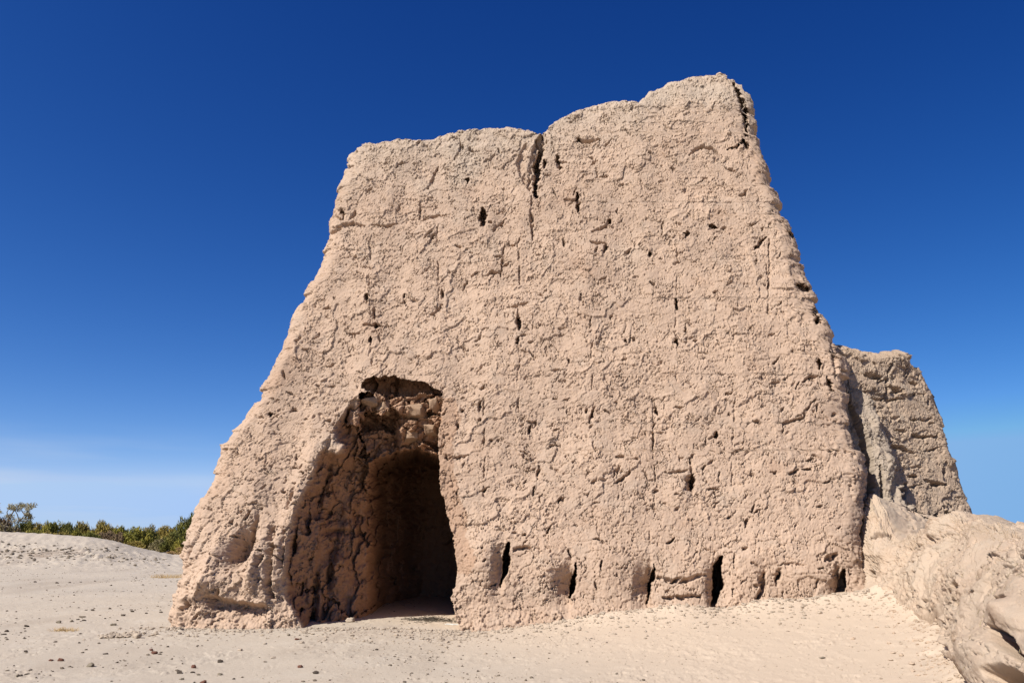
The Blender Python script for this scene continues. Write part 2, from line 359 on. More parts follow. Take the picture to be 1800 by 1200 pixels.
    for q in range(1, cap + 1):
        f = 1 - (q / cap) ** 1.3 * 0.999
        ring = C + (rows[0][-1] - C) * f; ring[:, 2] = rows[0][-1][:, 2] + 0.05 * perlin(ring[:, 0] * 2, ring[:, 1] * 2, 5) * min(q, 2)
        if q > cap // 2: ring[:, 2] = ring[:, 2] * f / (f + 0.2) + C[2] * 0.2 / (f + 0.2)
        an_ = (ring[:, 0] - fr.o[0]) * fr.u[0] + (ring[:, 1] - fr.o[1]) * fr.u[1]
        ring[:, 2] = np.minimum(ring[:, 2], np.interp(an_, ta, tz) - 0.10 - 0.5 * (q / cap) ** 0.6)
        rows.append(ring[None])
    V = np.concatenate(rows, 0); nr, nc = V.shape[:2]
    at = {}
    for k_, arr in attrs.items():
        full = np.zeros((nr, nc)); full[:NR] = arr; full[NR:] = arr[-1]; at[k_] = full
    o = mesh_np(name, V.reshape(-1, 3), grid_quads(nr, nc, True), mat, at)
    return o

def skin(arc, z, seed=0, k=1.0, rough=1.0):
    """weathered plaster: broad swells, curled flakes at three sizes, pits"""
    h = 0.10 * fbm(arc * 0.45, z * 0.45, seed + 1, 3) + 0.045 * fbm(arc * 1.3, z * 1.3, seed + 4, 4, 0.55)
    m1 = sst(fbm(arc * 0.6, z * 0.8, seed + 9, 3), -0.25, 0.35)
    m2 = sst(fbm(arc * 1.1, z * 1.4, seed + 19, 3), -0.3, 0.3)
    f, r1, e = flakes(arc, z, 0.95, seed + 70, 1.5, 0.1, 0.5, .6)
    g0 = sst(fbm(arc * 1.6, z * 1.6, seed + 63, 3), 0.12, 0.25)
    h = h + 0.028 * rough * f - 0.05 * rough * (1 - sst(e, 0.0, 0.020)) * g0
    f, r1, e = flakes(arc, z, 0.36, seed + 12, 1.3, 0.15, 0.6, .8)
    g1 = sst(fbm(arc * 2.4, z * 2.4, seed + 60, 2), -0.02, 0.2)
    h = h + 0.022 * rough * f * (0.35 + 0.65 * m1) - 0.065 * rough * (1 - sst(e, 0.01, 0.055)) * g1
    f, r1, e = flakes(arc, z, 0.16, seed + 15, 1.4, 0.2, 0.7, .8)
    g2 = sst(fbm(arc * 4, z * 4, seed + 61, 2), -0.05, 0.2)
    h = h + 0.024 * rough * f * (0.15 + 0.85 * m2) - 0.042 * rough * (1 - sst(e, 0.01, 0.09)) * g2
    f, r1, e = flakes(arc, z, 0.07, seed + 18, 1.3, 0.1, 0.5)
    g3 = sst(fbm(arc * 7, z * 7, seed + 62, 2), -0.05, 0.2)
    h = h + 0.009 * rough * f * (0.15 + 0.85 * m1) - 0.012 * rough * (1 - sst(e, 0.03, 0.2)) * g3
    # pits
    ox, oy, a1, a2, e = voro(arc / 0.16, z / 0.16, seed + 46)
    h = h - 0.03 * rough * np.clip(1 - (ox * ox * 1.2 + oy * oy) * 22, 0, 1) * (a1 > 0.86)
    h = h + 0.006 * fbm(arc * 22, z * 22, seed + 50, 2)
    return h * k
def bump(PX, PY, H, cx, cy, rx, ry, ang, amp, p=2.0):
    c, s = math.cos(R(ang)), math.sin(R(ang)); dx = PX - cx; dy = PY - cy
    q = ((dx * c + dy * s) / rx) ** 2 + ((-dx * s + dy * c) / ry) ** 2
    H += amp * np.exp(-q ** (p / 2))

CRACKS = [  # (points, half width px, depth m)
 ([(952,234),(948,250),(951,268),(944,290),(947,306),(940,325),(942,348)], 8, .50), ([(954,240),(950,262)], 13, .14), ([(940,262),(938,300),(930,330)], 10, .12), ([(935,345),(934,375),(936,400),(937,424)], 4, .10),
 ([(925,255),(915,285),(922,320)], 9, .08), ([(978,276),(984,298)], 6, .18), ([(958,286),(956,296)], 6, .2),
 ([(850,370),(850,396)], 8, .40), ([(1014,248),(1024,252),(1054,248)], 5, .14), ([(1016,248)], 6, .2),
 ([(770,291),(762,312),(752,332)], 3.5, .10), ([(822,312),(822,320)], 4, .16), ([(808,245),(810,262),(800,278)], 3, .08),
 ([(586,402),(620,393),(640,398)], 3.5, .12), ([(655,397),(680,400),(700,392)], 3, .10), ([(742,388),(760,381),(784,377)], 3, .10), ([(602,372),(604,388)], 5, .16), ([(625,374),(618,384)], 4,.1),
 ([(580,412),(600,404)],5,.1),
 ([(741,362),(736,385)], 3, .09), ([(991,350),(1006,353),(1018,350)], 3, .1), ([(1016,341),(1016,372)], 5, .2),
 ([(865,406),(876,396),(890,384)], 3, .09), ([(1040,408),(1060,400),(1074,389)], 3.5, .12), ([(1072,388)], 5, .16),
 ([(1038,427),(1052,428),(1067,428)], 3.5, .14), ([(1064,430),(1060,444)], 5, .2), ([(1202,411),(1212,410)], 4, .16),
 ([(1248,399),(1262,401)], 4.5, .18), ([(1268,400),(1279,398)], 3.5, .14), ([(887,430),(884,455),(880,484)], 3, .1),
 ([(852,484),(868,478),(882,480)], 3.5, .13), ([(1144,442),(1144,452)], 4.5, .2), ([(1211,275),(1222,264),(1234,260),(1250,262),(1265,272)], 4, .12),
 ([(1279,266),(1296,260),(1308,247)], 4, .18), ([(1308,250),(1312,262)], 8, .28), ([(1328,438),(1336,428),(1346,416)], 4, .15), ([(1330,434)], 5, .18),
 ([(644,520),(645,530)], 5, .2), ([(712,518),(713,530)], 4, .16), ([(657,540),(658,562)], 3, .12), ([(640,572),(660,572),(674,572)], 3, .12), ([(660,574)], 5, .16), ([(651,594),(652,605)], 4.5, .2),
 ([(911,557),(911,579)], 6.5, .3), ([(909,592),(909,602)], 4.5, .18), ([(892,540),(910,537),(928,531)], 3, .1), ([(1022,520),(1024,537)], 4, .15),
 ([(1189,526),(1189,542)], 5, .24), ([(1189,596),(1190,606)], 4, .16), ([(1101,597),(1102,604)], 4, .16), ([(1184,462),(1198,458)], 2.5, .1),
 ([(757,554),(768,546),(777,535)], 3.5, .1), ([(1438,632),(1440,646)], 5, .28), ([(1411,672),(1423,662),(1443,661)], 4, .14), ([(1454,660),(1457,675),(1462,689)], 4.5, .2),
 ([(1376,760),(1377,744),(1392,740),(1410,736),(1420,718),(1433,703)], 3, .12), ([(1411,826),(1421,826)], 4, .16), ([(1385,835),(1403,826)], 4, .12),
 ([(1260,768),(1262,758)], 4, .15), ([(1247,768),(1262,764)], 3, .1), ([(1374,722),(1378,716)], 4, .12),
 ([(1154,715),(1156,725)], 4.5, .18), ([(1152,730),(1148,770),(1149,790)], 2.5, .08), ([(1170,829),(1190,828),(1208,826)], 3.5, .12), ([(1214,806),(1217,830)], 4, .14),
 ([(1219,832),(1218,855)], 5, .3), ([(1085,831),(1088,820)], 4.5, .13), ([(1082,848),(1094,842),(1108,828)], 4, .11), ([(1040,848),(1047,846)], 3, .1),
 ([(1036,752),(1040,748)], 3, .1), ([(1037,742),(1040,730),(1045,716)], 4, .13), ([(932,760),(934,744)], 4, .16), ([(925,740),(944,740)], 2.5, .08),
 ([(970,651),(986,651)], 2.5, .09), ([(998,634),(1002,638)], 4, .16), ([(984,877),(990,876)], 4, .13), ([(945,840),(948,818)], 4, .12), ([(925,828),(940,822)], 3, .09),
 ([(844,706),(842,724)], 3.5, .13), ([(830,712),(842,710)], 2.5, .08), ([(823,800),(800,806)], 3.5, .13), ([(478,729),(481,727)], 4, .16), ([(395,775),(402,768)], 5, .14),
 ([(1310,925),(1314,912)], 4.5, .14), ([(1265,845),(1266,828)], 2.5,.08), ([(1322,900),(1326,888)], 3, .1), ([(1140,268),(1142,272)], 4, .12),
 ([(1352,420),(1354,475),(1350,520)], 2.5,.07), ([(1288,150),(1299,172),(1308,205),(1314,240)], 5, .32), ([(1350,590),(1362,586)], 3, .1), ([(1385,410),(1397,416)], 8, .22),
 ([(1405,500),(1418,512)], 8, .2), ([(1428,545),(1432,552)], 5, .2), ([(1438,560),(1436,568)], 5, .22), ([(1460,605),(1470,640),(1468,665)], 4, .1),
 ([(420,905),(432,900)], 3, .07), ([(826,260),(830,266)], 4, .12), ([(876,262),(880,268)], 4, .14), ([(795,238),(802,244)], 4,.12),
]
def tower_h(arc, z, PX, PY, H, e, attrs):
    H += skin(arc, z, 100)
    topf = 1 - sst(e, 0.0, 0.9)
    H += topf * 0.05 * fbm(arc * 5, z * 5, 171, 3)
    # bottom flare
    H += 0.22 * (1 - sst(z, -0.3, 0.8)) ** 2 * (1 - 0.75 * ((PX > 480) & (PX < 830))) * sst(PX, 300, 420)
    # vertical drainage swells
    H += 0.05 * perlin(arc * 1.5, z * 0.22, 181) * sst(z, 0.5, 4)
    rs = random.Random(5)
    for k in range(420):        # the many short ledges and nicks
        x = rs.uniform(380, 1500); y = rs.uniform(230, 1050); L_ = rs.uniform(4, 20); an = rs.choice([rs.uniform(-0.2, 0.9), rs.uniform(1.1, 1.9), rs.uniform(-.2, .5)])
        p = [(x, y)]; 
        for q in range(3):
            an += rs.uniform(-.5, .5); p.append((p[-1][0] + L_ / 3 * math.cos(an), p[-1][1] - L_ / 3 * math.sin(an)))
        carve(PX, PY, H, p, rs.uniform(1.5, 3.0), rs.choice([.05, .08, .12, .18]))
    for p, w, d in CRACKS:
        if d < 0.15: carve(PX, PY, H, p, w, d)
    for x0, y0, y1, k0 in [(650, 420, 650, 1), (911, 420, 720, 2), (1189, 430, 660, 3), (1150, 700, 900, 4), (1350, 420, 560, 5), (1040, 560, 720, 6), (770, 400, 560, 7), (1290, 700, 880, 8), (850, 700, 860, 9)]:
        y_ = y0
        while y_ < y1:
            l_ = rs.uniform(14, 45); carve(PX, PY, H, [(x0 + rs.uniform(-3, 3), y_), (x0 + rs.uniform(-3, 3), y_ + l_)], 2.2, rs.uniform(.03, .08)); y_ += l_ + rs.uniform(5, 40)
    course = np.abs(((z + 0.22 * fbm(arc * 0.9, z * .5, 260, 3)) / 0.62) % 1 - 0.5)
    H -= 0.016 * (1 - sst(course, 0.0, 0.035)) * sst(fbm(arc * 1.5, z * 1.5, 261, 3), 0.05, 0.2) * (e > .3)
    # putlog slots along the foot: soft left shoulder, sharp right edge
    carve(PX, PY, H, [(1345, 1008), (1341, 1030), (1335, 1052)], 4, .16, asym=22)
    carve(PX, PY, H, [(1372, 1000), (1366, 1028)], 4, .10, asym=14)
    carve(PX, PY, H, [(904, 968), (915, 963), (931, 964)], 5, .10)
    carve(PX, PY, H, [(1155, 1015), (1180, 1022), (1205, 1020), (1238, 1010)], 6, .10)
    carve(PX, PY, H, [(1165, 1050), (1200, 1050), (1230, 1048)], 5, .12)
    carve(PX, PY, H, [(1218, 862), (1217, 835)], 4, .18, asym=20)
    # right foot: undercut ledge
    carve(PX, PY, H, [(1366, 994), (1392, 991), (1412, 994)], 3, .08)
    carve(PX, PY, H, [(1450, 985), (1470, 975)], 9, .12)
    for cx, cy, rx, ry, an, am in [(850, 990, 32, 55, 0, .22), (950, 1010, 45, 60, 0, .10), (1075, 1010, 50, 55, 0, .12), (1200, 1000, 45, 60, 0, .10), (1310, 1020, 35, 50, 0, .08), (1420, 1020, 45, 45, 0, .10),
                                   (1190, 870, 32, 40, 0, .08), (560, 440, 30, 40, 0, .0), (640, 330, 60, 60, 0, .10), (1240, 200, 70, 60, 0, .12), (1060, 250, 90, 60, 0, .06)]:
        bump(PX, PY, H, cx, cy, rx, ry, an, am)
    # rough left foot
    for cx, cy, rx, ry, an, am in [(400, 1020, 55, 45, -20, .35), (470, 1010, 26, 70, 8, .30), (345, 1000, 35, 60, 10, .03), (500, 960, 18, 60, 6, .18), (440, 900, 40, 60, 20, .12),
                                   (425, 968, 15, 30, 28, -.62), (439, 952, 4, 36, 22, -.30), (452, 1000, 9, 50, 12, .22), (378, 985, 16, 40, 20, .16), (365, 1030, 22, 14, -15, .2), (340, 1052, 16, 8, 0, .1), (395, 1075, 40, 12, -8, .16), (520, 880, 14, 45, 10, .12), (548, 810, 14, 30, 15, .10)]:
        bump(PX, PY, H, cx, cy, rx, ry, an, am)
    und = sst(PY, pl(PX, [330, 360, 385, 420, 470, 500], [1075, 1041, 1050, 1056, 1062, 1075]), pl(PX, [330, 360, 385, 420, 470, 500], [1075, 1041, 1050, 1056, 1062, 1075]) + 6)
    H -= und * 0.34 * sst(PX, 358, 380) * (1 - sst(PX, 455, 485)) * (1 - sst(PY, 1066, 1104))
    for p, w, d, a_ in [([(486, 925), (484, 975), (480, 1030), (484, 1052)], 4, .22, 14), ([(462, 1000), (470, 980)], 4, .16, 10), ([(352, 1016), (352, 1030)], 4, .12, 6), ([(318, 1072), (330, 1068), (334, 1060)], 5, .14, 0),
                        ([(350, 1080), (344, 1088)], 4, .12, 0), ([(393, 1040), (388, 1052)], 5, .16, 6), ([(505, 935), (500, 1000)], 3, .12, 8), ([(520, 850), (507, 895)], 4, .10, 10), ([(312, 1038), (330, 1000), (338, 955)], 4, .12, 4)]:
        carve(PX, PY, H, p, w, d, asym=a_)
    f1, r1, e1 = flakes(arc, z, 0.28, 190, 0.9, 0.4, 0.5)
    left = (1 - sst(PX, 500, 540)) * sst(PY, 880, 960) * (PX > 0)
    H += left * 0.05 * f1
    bot = sst(PY, 1060, 1085) * (PX > 0)
    ox, oy, a1, a2, e2 = voro(arc / 0.09, z / 0.09, 193)
    H += bot * 0.035 * (a1 - 0.5) + bot * 0.03 * np.clip(1 - (ox * ox + oy * oy) * 5, 0, 1) * (a2 > .6)
    gr = (1 - sst(e + 0.5 * fbm(arc * 1.2, z * 1.2, 197, 4), -0.3, 2.2)) * 0.8
    gr = gr + 0.5 * sst(fbm(arc * 0.5, z * 0.35, 196, 4), 0.15, 0.5) * sst(z, 4, 9)
    attrs['grey'] = np.clip(gr, 0, 0.9) * 0.6
    attrs['red'] = np.clip(0.25 * sst(fbm(arc * 0.9, z * 0.9, 198, 4), 0.2, 0.6), 0, 1)

YT = [655, 700, 750, 800, 850, 900, 950, 1000, 1050, 1090, 1125]
XA = [650, 618, 588, 560, 540, 517, 507, 503, 500, 522, 545]
XB = [660, 648, 644, 645, 641, 641, 641, 641, 641, 641, 641]
XC = [745, 779, 773, 769, 772, 786, 797, 803, 793, 803, 818]
def tower_door(PX, PY, arc, z, attrs):
    inb = (PX > 0); PX = PX + inb * (6 * fbm(arc * 1.6, z * 1.6, 230, 4, .6)); PY = PY + 5 * fbm(arc * 1.6 + 7, z * 1.6, 231, 4, .6)
    xa = pl(PY, YT, XA); xb = pl(PY, YT, XB); xc = pl(PY, YT, XC)
    J = pl(PY, [690, 740, 800, 900, 1100], [0.35, 0.8, 1.5, 2.1, 2.3])
    D = np.zeros_like(PX); inr = (PX > 0) & (PY > 640)
    # splayed left jamb
    t = np.clip((PX - xa) / np.maximum(xb - xa, 8), 0, 1)
    jamb = J * (0.88 * t + 0.12 * sst(t, 0, 0.12))
    jamb = jamb * sst(PY, 693, 704)
    D = np.where(inr & (PX > xa) & (PX < xb + 5), jamb, D)
    # columns and hollows on the jamb
    def add(x0, y0, rx, ry, am, an=0):
        c, s = math.cos(R(an)), math.sin(R(an)); dx = PX - x0; dy = PY - y0
        return am * np.exp(-(((dx * c + dy * s) / rx) ** 2 + ((-dx * s + dy * c) / ry) ** 2))
    jm = inr & (PX > xa) & (PX < 660)
    ad = (add(598, 792, 20, 20, -.65) + add(580, 760, 12, 16, -.3) + add(570, 860, 6, 50, .45, 14) + add(590, 900, 22, 50, .25) + add(618, 880, 14, 40, -.15) + add(560, 960, 12, 70, -.25, 4)
          + add(556, 1030, 5, 60, .35, 4) + add(600, 1000, 16, 60, -.2) + add(583, 1000, 5, 60, .3, 8) + add(600, 935, 30, 5, .2) + add(628, 740, 8, 50, -.2) + add(612, 730, 3, 40, .2) + add(548, 1085, 5, 22, .6)
          + add(533, 900, 10, 50, -.12) + add(625, 1060, 12, 30, -.25))
    D = np.where(jm, np.maximum(D + ad * sst(PX, xa, xa + 12), 0.0), D)
    # inner chamber
    ceil = pl(PX, [640, 660, 690, 712, 735, 758, 772], [822, 806, 800, 786, 789, 796, 803]) + 7 * fbm(PX / 22, PX * 0, 241, 3)
    inner = J + (8.0 - J) * (0.5 * sst(PX, xb, xb + 40) + 0.5 * sst(PX, xb + 20, xb + 110))
    m = inr & (PX >= xb) & (PX < xc) & (PY > ceil)
    D = np.where(m, inner, D)
    D = np.where(m, 1.0 + (D - 1.0) * (0.45 * sst(PY, ceil - 2, ceil + 7) + 0.55 * sst(PY, ceil, ceil + 30)), D)
    # broken bricks over the opening
    bm = inr & (PX > 634 + 9 * perlin(PY / 18, PY * 0, 240)) & (PX < xc) & (PY <= ceil) & (PY > 690)
    bx, by = PX / 40.0 + 0.5 * fbm(PX / 50, PY / 50, 213, 2), PY / 28.0 + 0.6 * fbm(PX / 60, PY / 60, 214, 2)
    ox, oy, r1, r2, e = voro(bx, by, 210)
    ox2, oy2, r3, r4, e2 = voro(bx * 2.3, by * 2.3, 211)
    hang = sst(PX, 694, 706) * (1 - sst(PY, 775, 792) * 0.4)          # the mass still hanging on the right
    depth = 1.05 - 0.75 * hang + 0.42 * r1 + 0.16 * r3 + 0.14 * (ox + oy) + 0.3 * sst(PY, 745, 790) * hang
    row = 726 + 9 * perlin(PX / 22, PX * 0, 212)
    depth = np.where(PY < row, 0.14 + 0.34 * r1 + 0.12 * r3 + 0.25 * oy + 0.25 * (1 - sst(e, 0.01, 0.10)), depth)
    depth = depth + 0.08 * (1 - sst(e2, 0.02, 0.12))
    D = np.where(bm, depth, D)
    # slot above the bricks
    lo = pl(PX, [635, 660, 690, 716, 740, 776], [684, 690, 696, 700, 690, 697]) + 3 * perlin(PX / 12, PX * 0, 242); hi = pl(PX, [635, 648, 690, 745, 778], [676, 663, 661, 671, 690]) + 4 * perlin(PX / 14, PX * 0, 243)
    sm = inr & (PX > 636) & (PX < 778) & (PY > hi) & (PY < lo)
    D = np.where(sm, 0.45 + 0.4 * sst(PX, 640, 700), D)
    G_ = np.zeros_like(D)
    for p, w, d in CRACKS:
        if d >= 0.15: carve(PX, PY, G_, p, w, d * 1.3, 0, .05)
    sx_, sy_ = PX + 3 * perlin(arc * 2.5, z * 2.5, 222), PY + 5 * perlin(arc * 3, z * 3, 223)
    for p, w, d, t_ in [([(894, 952), (891, 975), (889, 1000), (883, 1030)], 6.5, 1.5, .15), ([(1009, 990), (1007, 1012), (1005, 1035), (1002, 1052)], 6.5, 1.4, .1),
                        ([(1146, 992), (1146, 1015), (1143, 1040), (1136, 1058)], 4.5, .9, .1), ([(1266, 978), (1263, 1000), (1261, 1030), (1252, 1074)], 10, 2.2, .45),
                        ([(1485, 1003), (1479, 1030), (1472, 1062)], 8.5, 1.9, .4), ([(1372, 1002), (1368, 1022)], 3, .3, .1)]:
        q_ = np.zeros_like(D); carve(sx_, sy_, q_, p, w, d, 0, .45, t_); G_ += q_
    G_ = G_ - 0.30 * np.exp(-(((PX - 878) / 11) ** 2 + ((PY - 1000) / 34) ** 2)) * (PX < 889)
    for cx_, cy_, rx_, ry_, am_, lim in [(990, 1030, 22, 30, .42, 1003), (1122, 1035, 24, 34, .40, 1142), (1244, 1040, 12, 36, .45, 1256), (1462, 1030, 12, 32, .35, 1475), (1335, 1030, 10, 24, .16, 1344), (1210, 850, 10, 20, .12, 1217)]:
        G_ = G_ - am_ * np.exp(-(((PX - lim) / rx_) ** 2 + ((PY - cy_) / ry_) ** 2)) * sst(-PX, -lim - 3, -lim + 1)
    G_ = -G_
    lumps = 0.22 * fbm(arc * 2.3, z * 1.6, 215, 4, 0.6) + 0.05 * fbm(arc * 9, z * 6, 218, 3)
    fj, rj_, ej = flakes(arc, z / 1.7, 0.42, 219, 1, 0.25, .55, .3)
    lumps = lumps + (0.30 * (rj_ - 0.5) + 0.20 * fj + 0.10 * (1 - sst(ej, 0, .07)) * (rj_ > .4)) * (PX < 700)
    D = D + np.where(D > 0.12, lumps, 0) * sst(D, 0.1, 0.5)
    # redder, darker tone wherever the doorway and broken parts are recessed
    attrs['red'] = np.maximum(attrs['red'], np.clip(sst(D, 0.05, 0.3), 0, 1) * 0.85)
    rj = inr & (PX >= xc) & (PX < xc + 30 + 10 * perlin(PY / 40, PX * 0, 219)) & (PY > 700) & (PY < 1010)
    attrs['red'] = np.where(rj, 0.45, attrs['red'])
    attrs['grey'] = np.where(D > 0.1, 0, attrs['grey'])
    return np.maximum(D, 0) + G_

FM = Frame(0, 15, 0, 0.2)
TL = [(294,1160),(302,1100),(309,1040),(320,990),(333,950),(345,900),(370,850),(388,800),(391,782),(398,770),(430,738),(455,700),(480,650),(500,610),(515,556),(535,520),(560,470),(580,422),(577,400),(585,366),(600,332),(618,292),(622,262),(632,235),(650,180),(665,120)]
TR = [(1590,1150),(1568,1080),(1545,1040),(1528,990),(1520,940),(1526,880),(1529,830),(1516,780),(1492,722),(1500,682),(1496,645),(1472,592),(1442,546),(1422,500),(1402,418),(1377,362),(1347,280),(1328,215),(1322,172),(1312,120)]
TT = [(600,262),(622,258),(640,250),(672,249),(700,245),(740,247),(765,241),(790,234),(825,229),(860,223),(895,221),(925,229),(943,237),(953,241),(962,228),(975,215),(1010,196),(1045,184),(1080,176),(1108,177),(1122,180),(1140,166),(1165,153),(1190,146),(1222,134),(1262,131),(1290,143),(1304,158),(1318,170),(1345,185)]
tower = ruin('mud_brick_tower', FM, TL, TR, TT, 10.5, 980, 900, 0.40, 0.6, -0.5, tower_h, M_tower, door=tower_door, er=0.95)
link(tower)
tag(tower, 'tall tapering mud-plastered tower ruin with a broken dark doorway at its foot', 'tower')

# loose bricks still bedded above the doorway (parts of the tower)
def lump(name, size, mat, seed, sub=4, rough=0.16, sq=0.75):
    """an irregular block: a sphere pushed towards a box, chipped by noise"""
    n = 8 * sub
    th = np.linspace(0, np.pi, n // 2 + 1)[1:-1]; ph = np.linspace(0, 2 * np.pi, n, endpoint=False)
    T_, P_ = np.meshgrid(th, ph, indexing='ij')
    d = np.stack([np.sin(T_) * np.cos(P_), np.sin(T_) * np.sin(P_), np.cos(T_)], -1).reshape(-1, 3)
    d = np.vstack([d, [[0, 0, 1], [0, 0, -1]]])
    box = d / np.abs(d).max(1, keepdims=True); p = d * (1 - sq) + box * sq
    rs = np.random.RandomState(seed)
    for _ in range(7):   # chips
        nv = rs.normal(size=3); nv /= np.linalg.norm(nv); c = rs.uniform(0.62, 0.95)
        q = p @ nv; p = p - np.where(q > c, q - c, 0)[:, None] * nv
    nz = perlin(d[:, 0] * 2.1 + seed, d[:, 1] * 2.1 + d[:, 2] * 1.7, seed) + 0.5 * perlin(d[:, 0] * 5 + seed, d[:, 2] * 5 + d[:, 1] * 3.1, seed + 1)
    p = p * (1 + rough * nz)[:, None] * np.array(size) / 2
    a, b = n // 2 - 1, n
    Q = grid_quads(a, b, True)
    i = np.arange(b); i2 = (i + 1) % b
    top = np.stack([np.full(b, a * b), i, i2, np.full(b, a * b)], -1)[:, :3]
    bot = np.stack([np.full(b, a * b + 1), (a - 1) * b + i2, (a - 1) * b + i], -1)
    V = p; faces = [tuple(q) for q in Q[:, ::-1].tolist()] + [tuple(q) for q in top.tolist()] + [tuple(q) for q in bot.tolist()]
    me = bpy.data.meshes.new(name); me.from_pydata(V.tolist(), [], faces); me.materials.append(mat)
    me.polygons.foreach_set('use_smooth', [True] * len(me.polygons)); me.update()
    return bpy.data.objects.new(name, me)
for k, (px, py, w, h, d, off) in enumerate([(648, 706, .42, .24, .5, .22), (672, 712, .34, .34, .5, .30), (728, 718, .48, .40, .6, .30), (765, 712, .20, .34, .4, .2),
                                            (760, 755, .36, .24, .5, .45), (722, 765, .34, .30, .5, .7)]):
    a, z = FM.unproj(px, py, off); x, y, z = FM.world(a, off, z)
    o = lump('mud_brick', (w * .85, d, h * .85), M_brick, 300 + k, 6, 0.07, 0.93); o.location = (x, y + 0.17, z); o.rotation_euler = (random.uniform(-.2, .2), random.uniform(-.15, .15), random.uniform(-.3, .3))
    link(o, tower)

# ------------------------------------------------------------------ wall remnant behind, right
FRr = Frame(7.0, 15.95, R(22), 0.17)
def rear_h(arc, z, PX, PY, H, e, attrs):
    H += skin(arc, z, 400, 1.0, 0.9)
    f, r1, ee = flakes(arc, z, 0.7, 430, 1.5, 0, 0.4); H += 0.05 * f
    rs = random.Random(9)
    for k in range(60):
        x = rs.uniform(1490, 1690); y = rs.uniform(640, 930); an = rs.uniform(-.2, .3) if rs.random() < .7 else rs.uniform(1.2, 1.9); L_ = rs.uniform(6, 30)
        carve(PX, PY, H, [(x, y), (x + L_ / 2 * math.cos(an), y - L_ / 2 * math.sin(an) + rs.uniform(-3, 3)), (x + L_ * math.cos(an), y - L_ * math.sin(an))], rs.uniform(2, 4), rs.uniform(.05, .14))
    for p, w, d in [([(1607, 763), (1625, 768), (1650, 767)], 3.5, .2), ([(1570, 783), (1590, 788), (1610, 795)], 5, .16), ([(1628, 842), (1645, 850), (1668, 851)], 4.5, .22), ([(1600, 836), (1616, 836)], 4, .2),
                    ([(1660, 902), (1680, 901)], 5, .2), ([(1628, 922), (1642, 912), (1648, 902)], 6, .22), ([(1520, 660), (1545, 664)], 9, .2), ([(1595, 632), (1612, 645)], 6, .15), ([(1540, 715), (1542, 735)], 7, .25), ([(1560, 640), (1556, 690), (1570, 740)], 3, .14),
                    ([(1598, 672), (1612, 676)], 5, .18), ([(1560, 680), (1585, 690)], 5, .14), ([(1522, 690), (1525, 720)], 4, .18), ([(1592, 850), (1588, 875)], 6, .25)]:
        carve(PX, PY, H, p, w, d)
    bump(PX, PY, H, 1570, 630, 30, 20, 0, .18)
RLf = [(1440,1100),(1440,560)]
RRt = [(1765,1050),(1740,980),(1716,908),(1690,848),(1662,762),(1642,695),(1622,648),(1606,632),(1598,600)]
RTt = [(1420,600),(1470,606),(1500,611),(1520,614),(1542,620),(1560,616),(1580,614),(1592,621),(1606,640),(1640,660)]
rear = ruin('ruined_wall', FRr, RLf, RRt, RTt, 3.0, 300, 420, 0.3, 0.5, -0.3, rear_h, M_rear, seed=60, offs=0.2, rt=0.35)
link(rear); tag(rear, 'shorter dark weathered mud wall stump standing behind the right corner of the tower', 'wall')

# ------------------------------------------------------------------ washed-down fin against the tower corner
FF = Frame(0, 15.1, R(6), 0.17)
def fin_h(arc, z, PX, PY, H, e, attrs):
    H += skin(arc, z, 500, 1.0, 1.2)
    t = (PX - pl(PY, [640, 800, 1000], [1500, 1550, 1580])) / 1.0
    t = t + 14 * perlin(PX / 60, PY / 60, 515); H += 0.11 * perlin(t / 22.0, PY / 130.0, 511) + 0.05 * perlin(t / 9.0, PY / 60.0, 513) + 0.10 * fbm(arc * 1.5, z * 1.0, 517, 4)
    for p, w, d in [([(1494, 690), (1506, 735), (1524, 785), (1532, 850), (1526, 930)], 9, .5), ([(1560, 760), (1575, 830), (1600, 900), (1618, 945)], 4, .2), ([(1545, 820), (1552, 880)], 5, .2), ([(1532, 800), (1530, 870)], 4, .15), ([(1585, 850), (1600, 890)], 4, .15)]:
        carve(PX, PY, H, p, w, d)
FL = [(1400,1150),(1420,800),(1470,690),(1475,600)]
FRt = [(1680,1100),(1650,1000),(1628,940),(1606,890),(1582,830),(1560,775),(1542,735),(1530,705),(1520,660)]
FT = [(1440,640),(1480,668),(1500,680),(1512,684),(1524,695),(1540,705)]
fin = ruin('wall_buttress', FF, FL, FRt, FT, 1.6, 190, 330, 0.25, 0.45, -0.3, fin_h, M_fin, seed=80, offs=0.25, rt=0.2, side=24)
link(fin); tag(fin, 'narrow rain-washed fluted mud buttress leaning on the right edge of the tower', 'buttress')

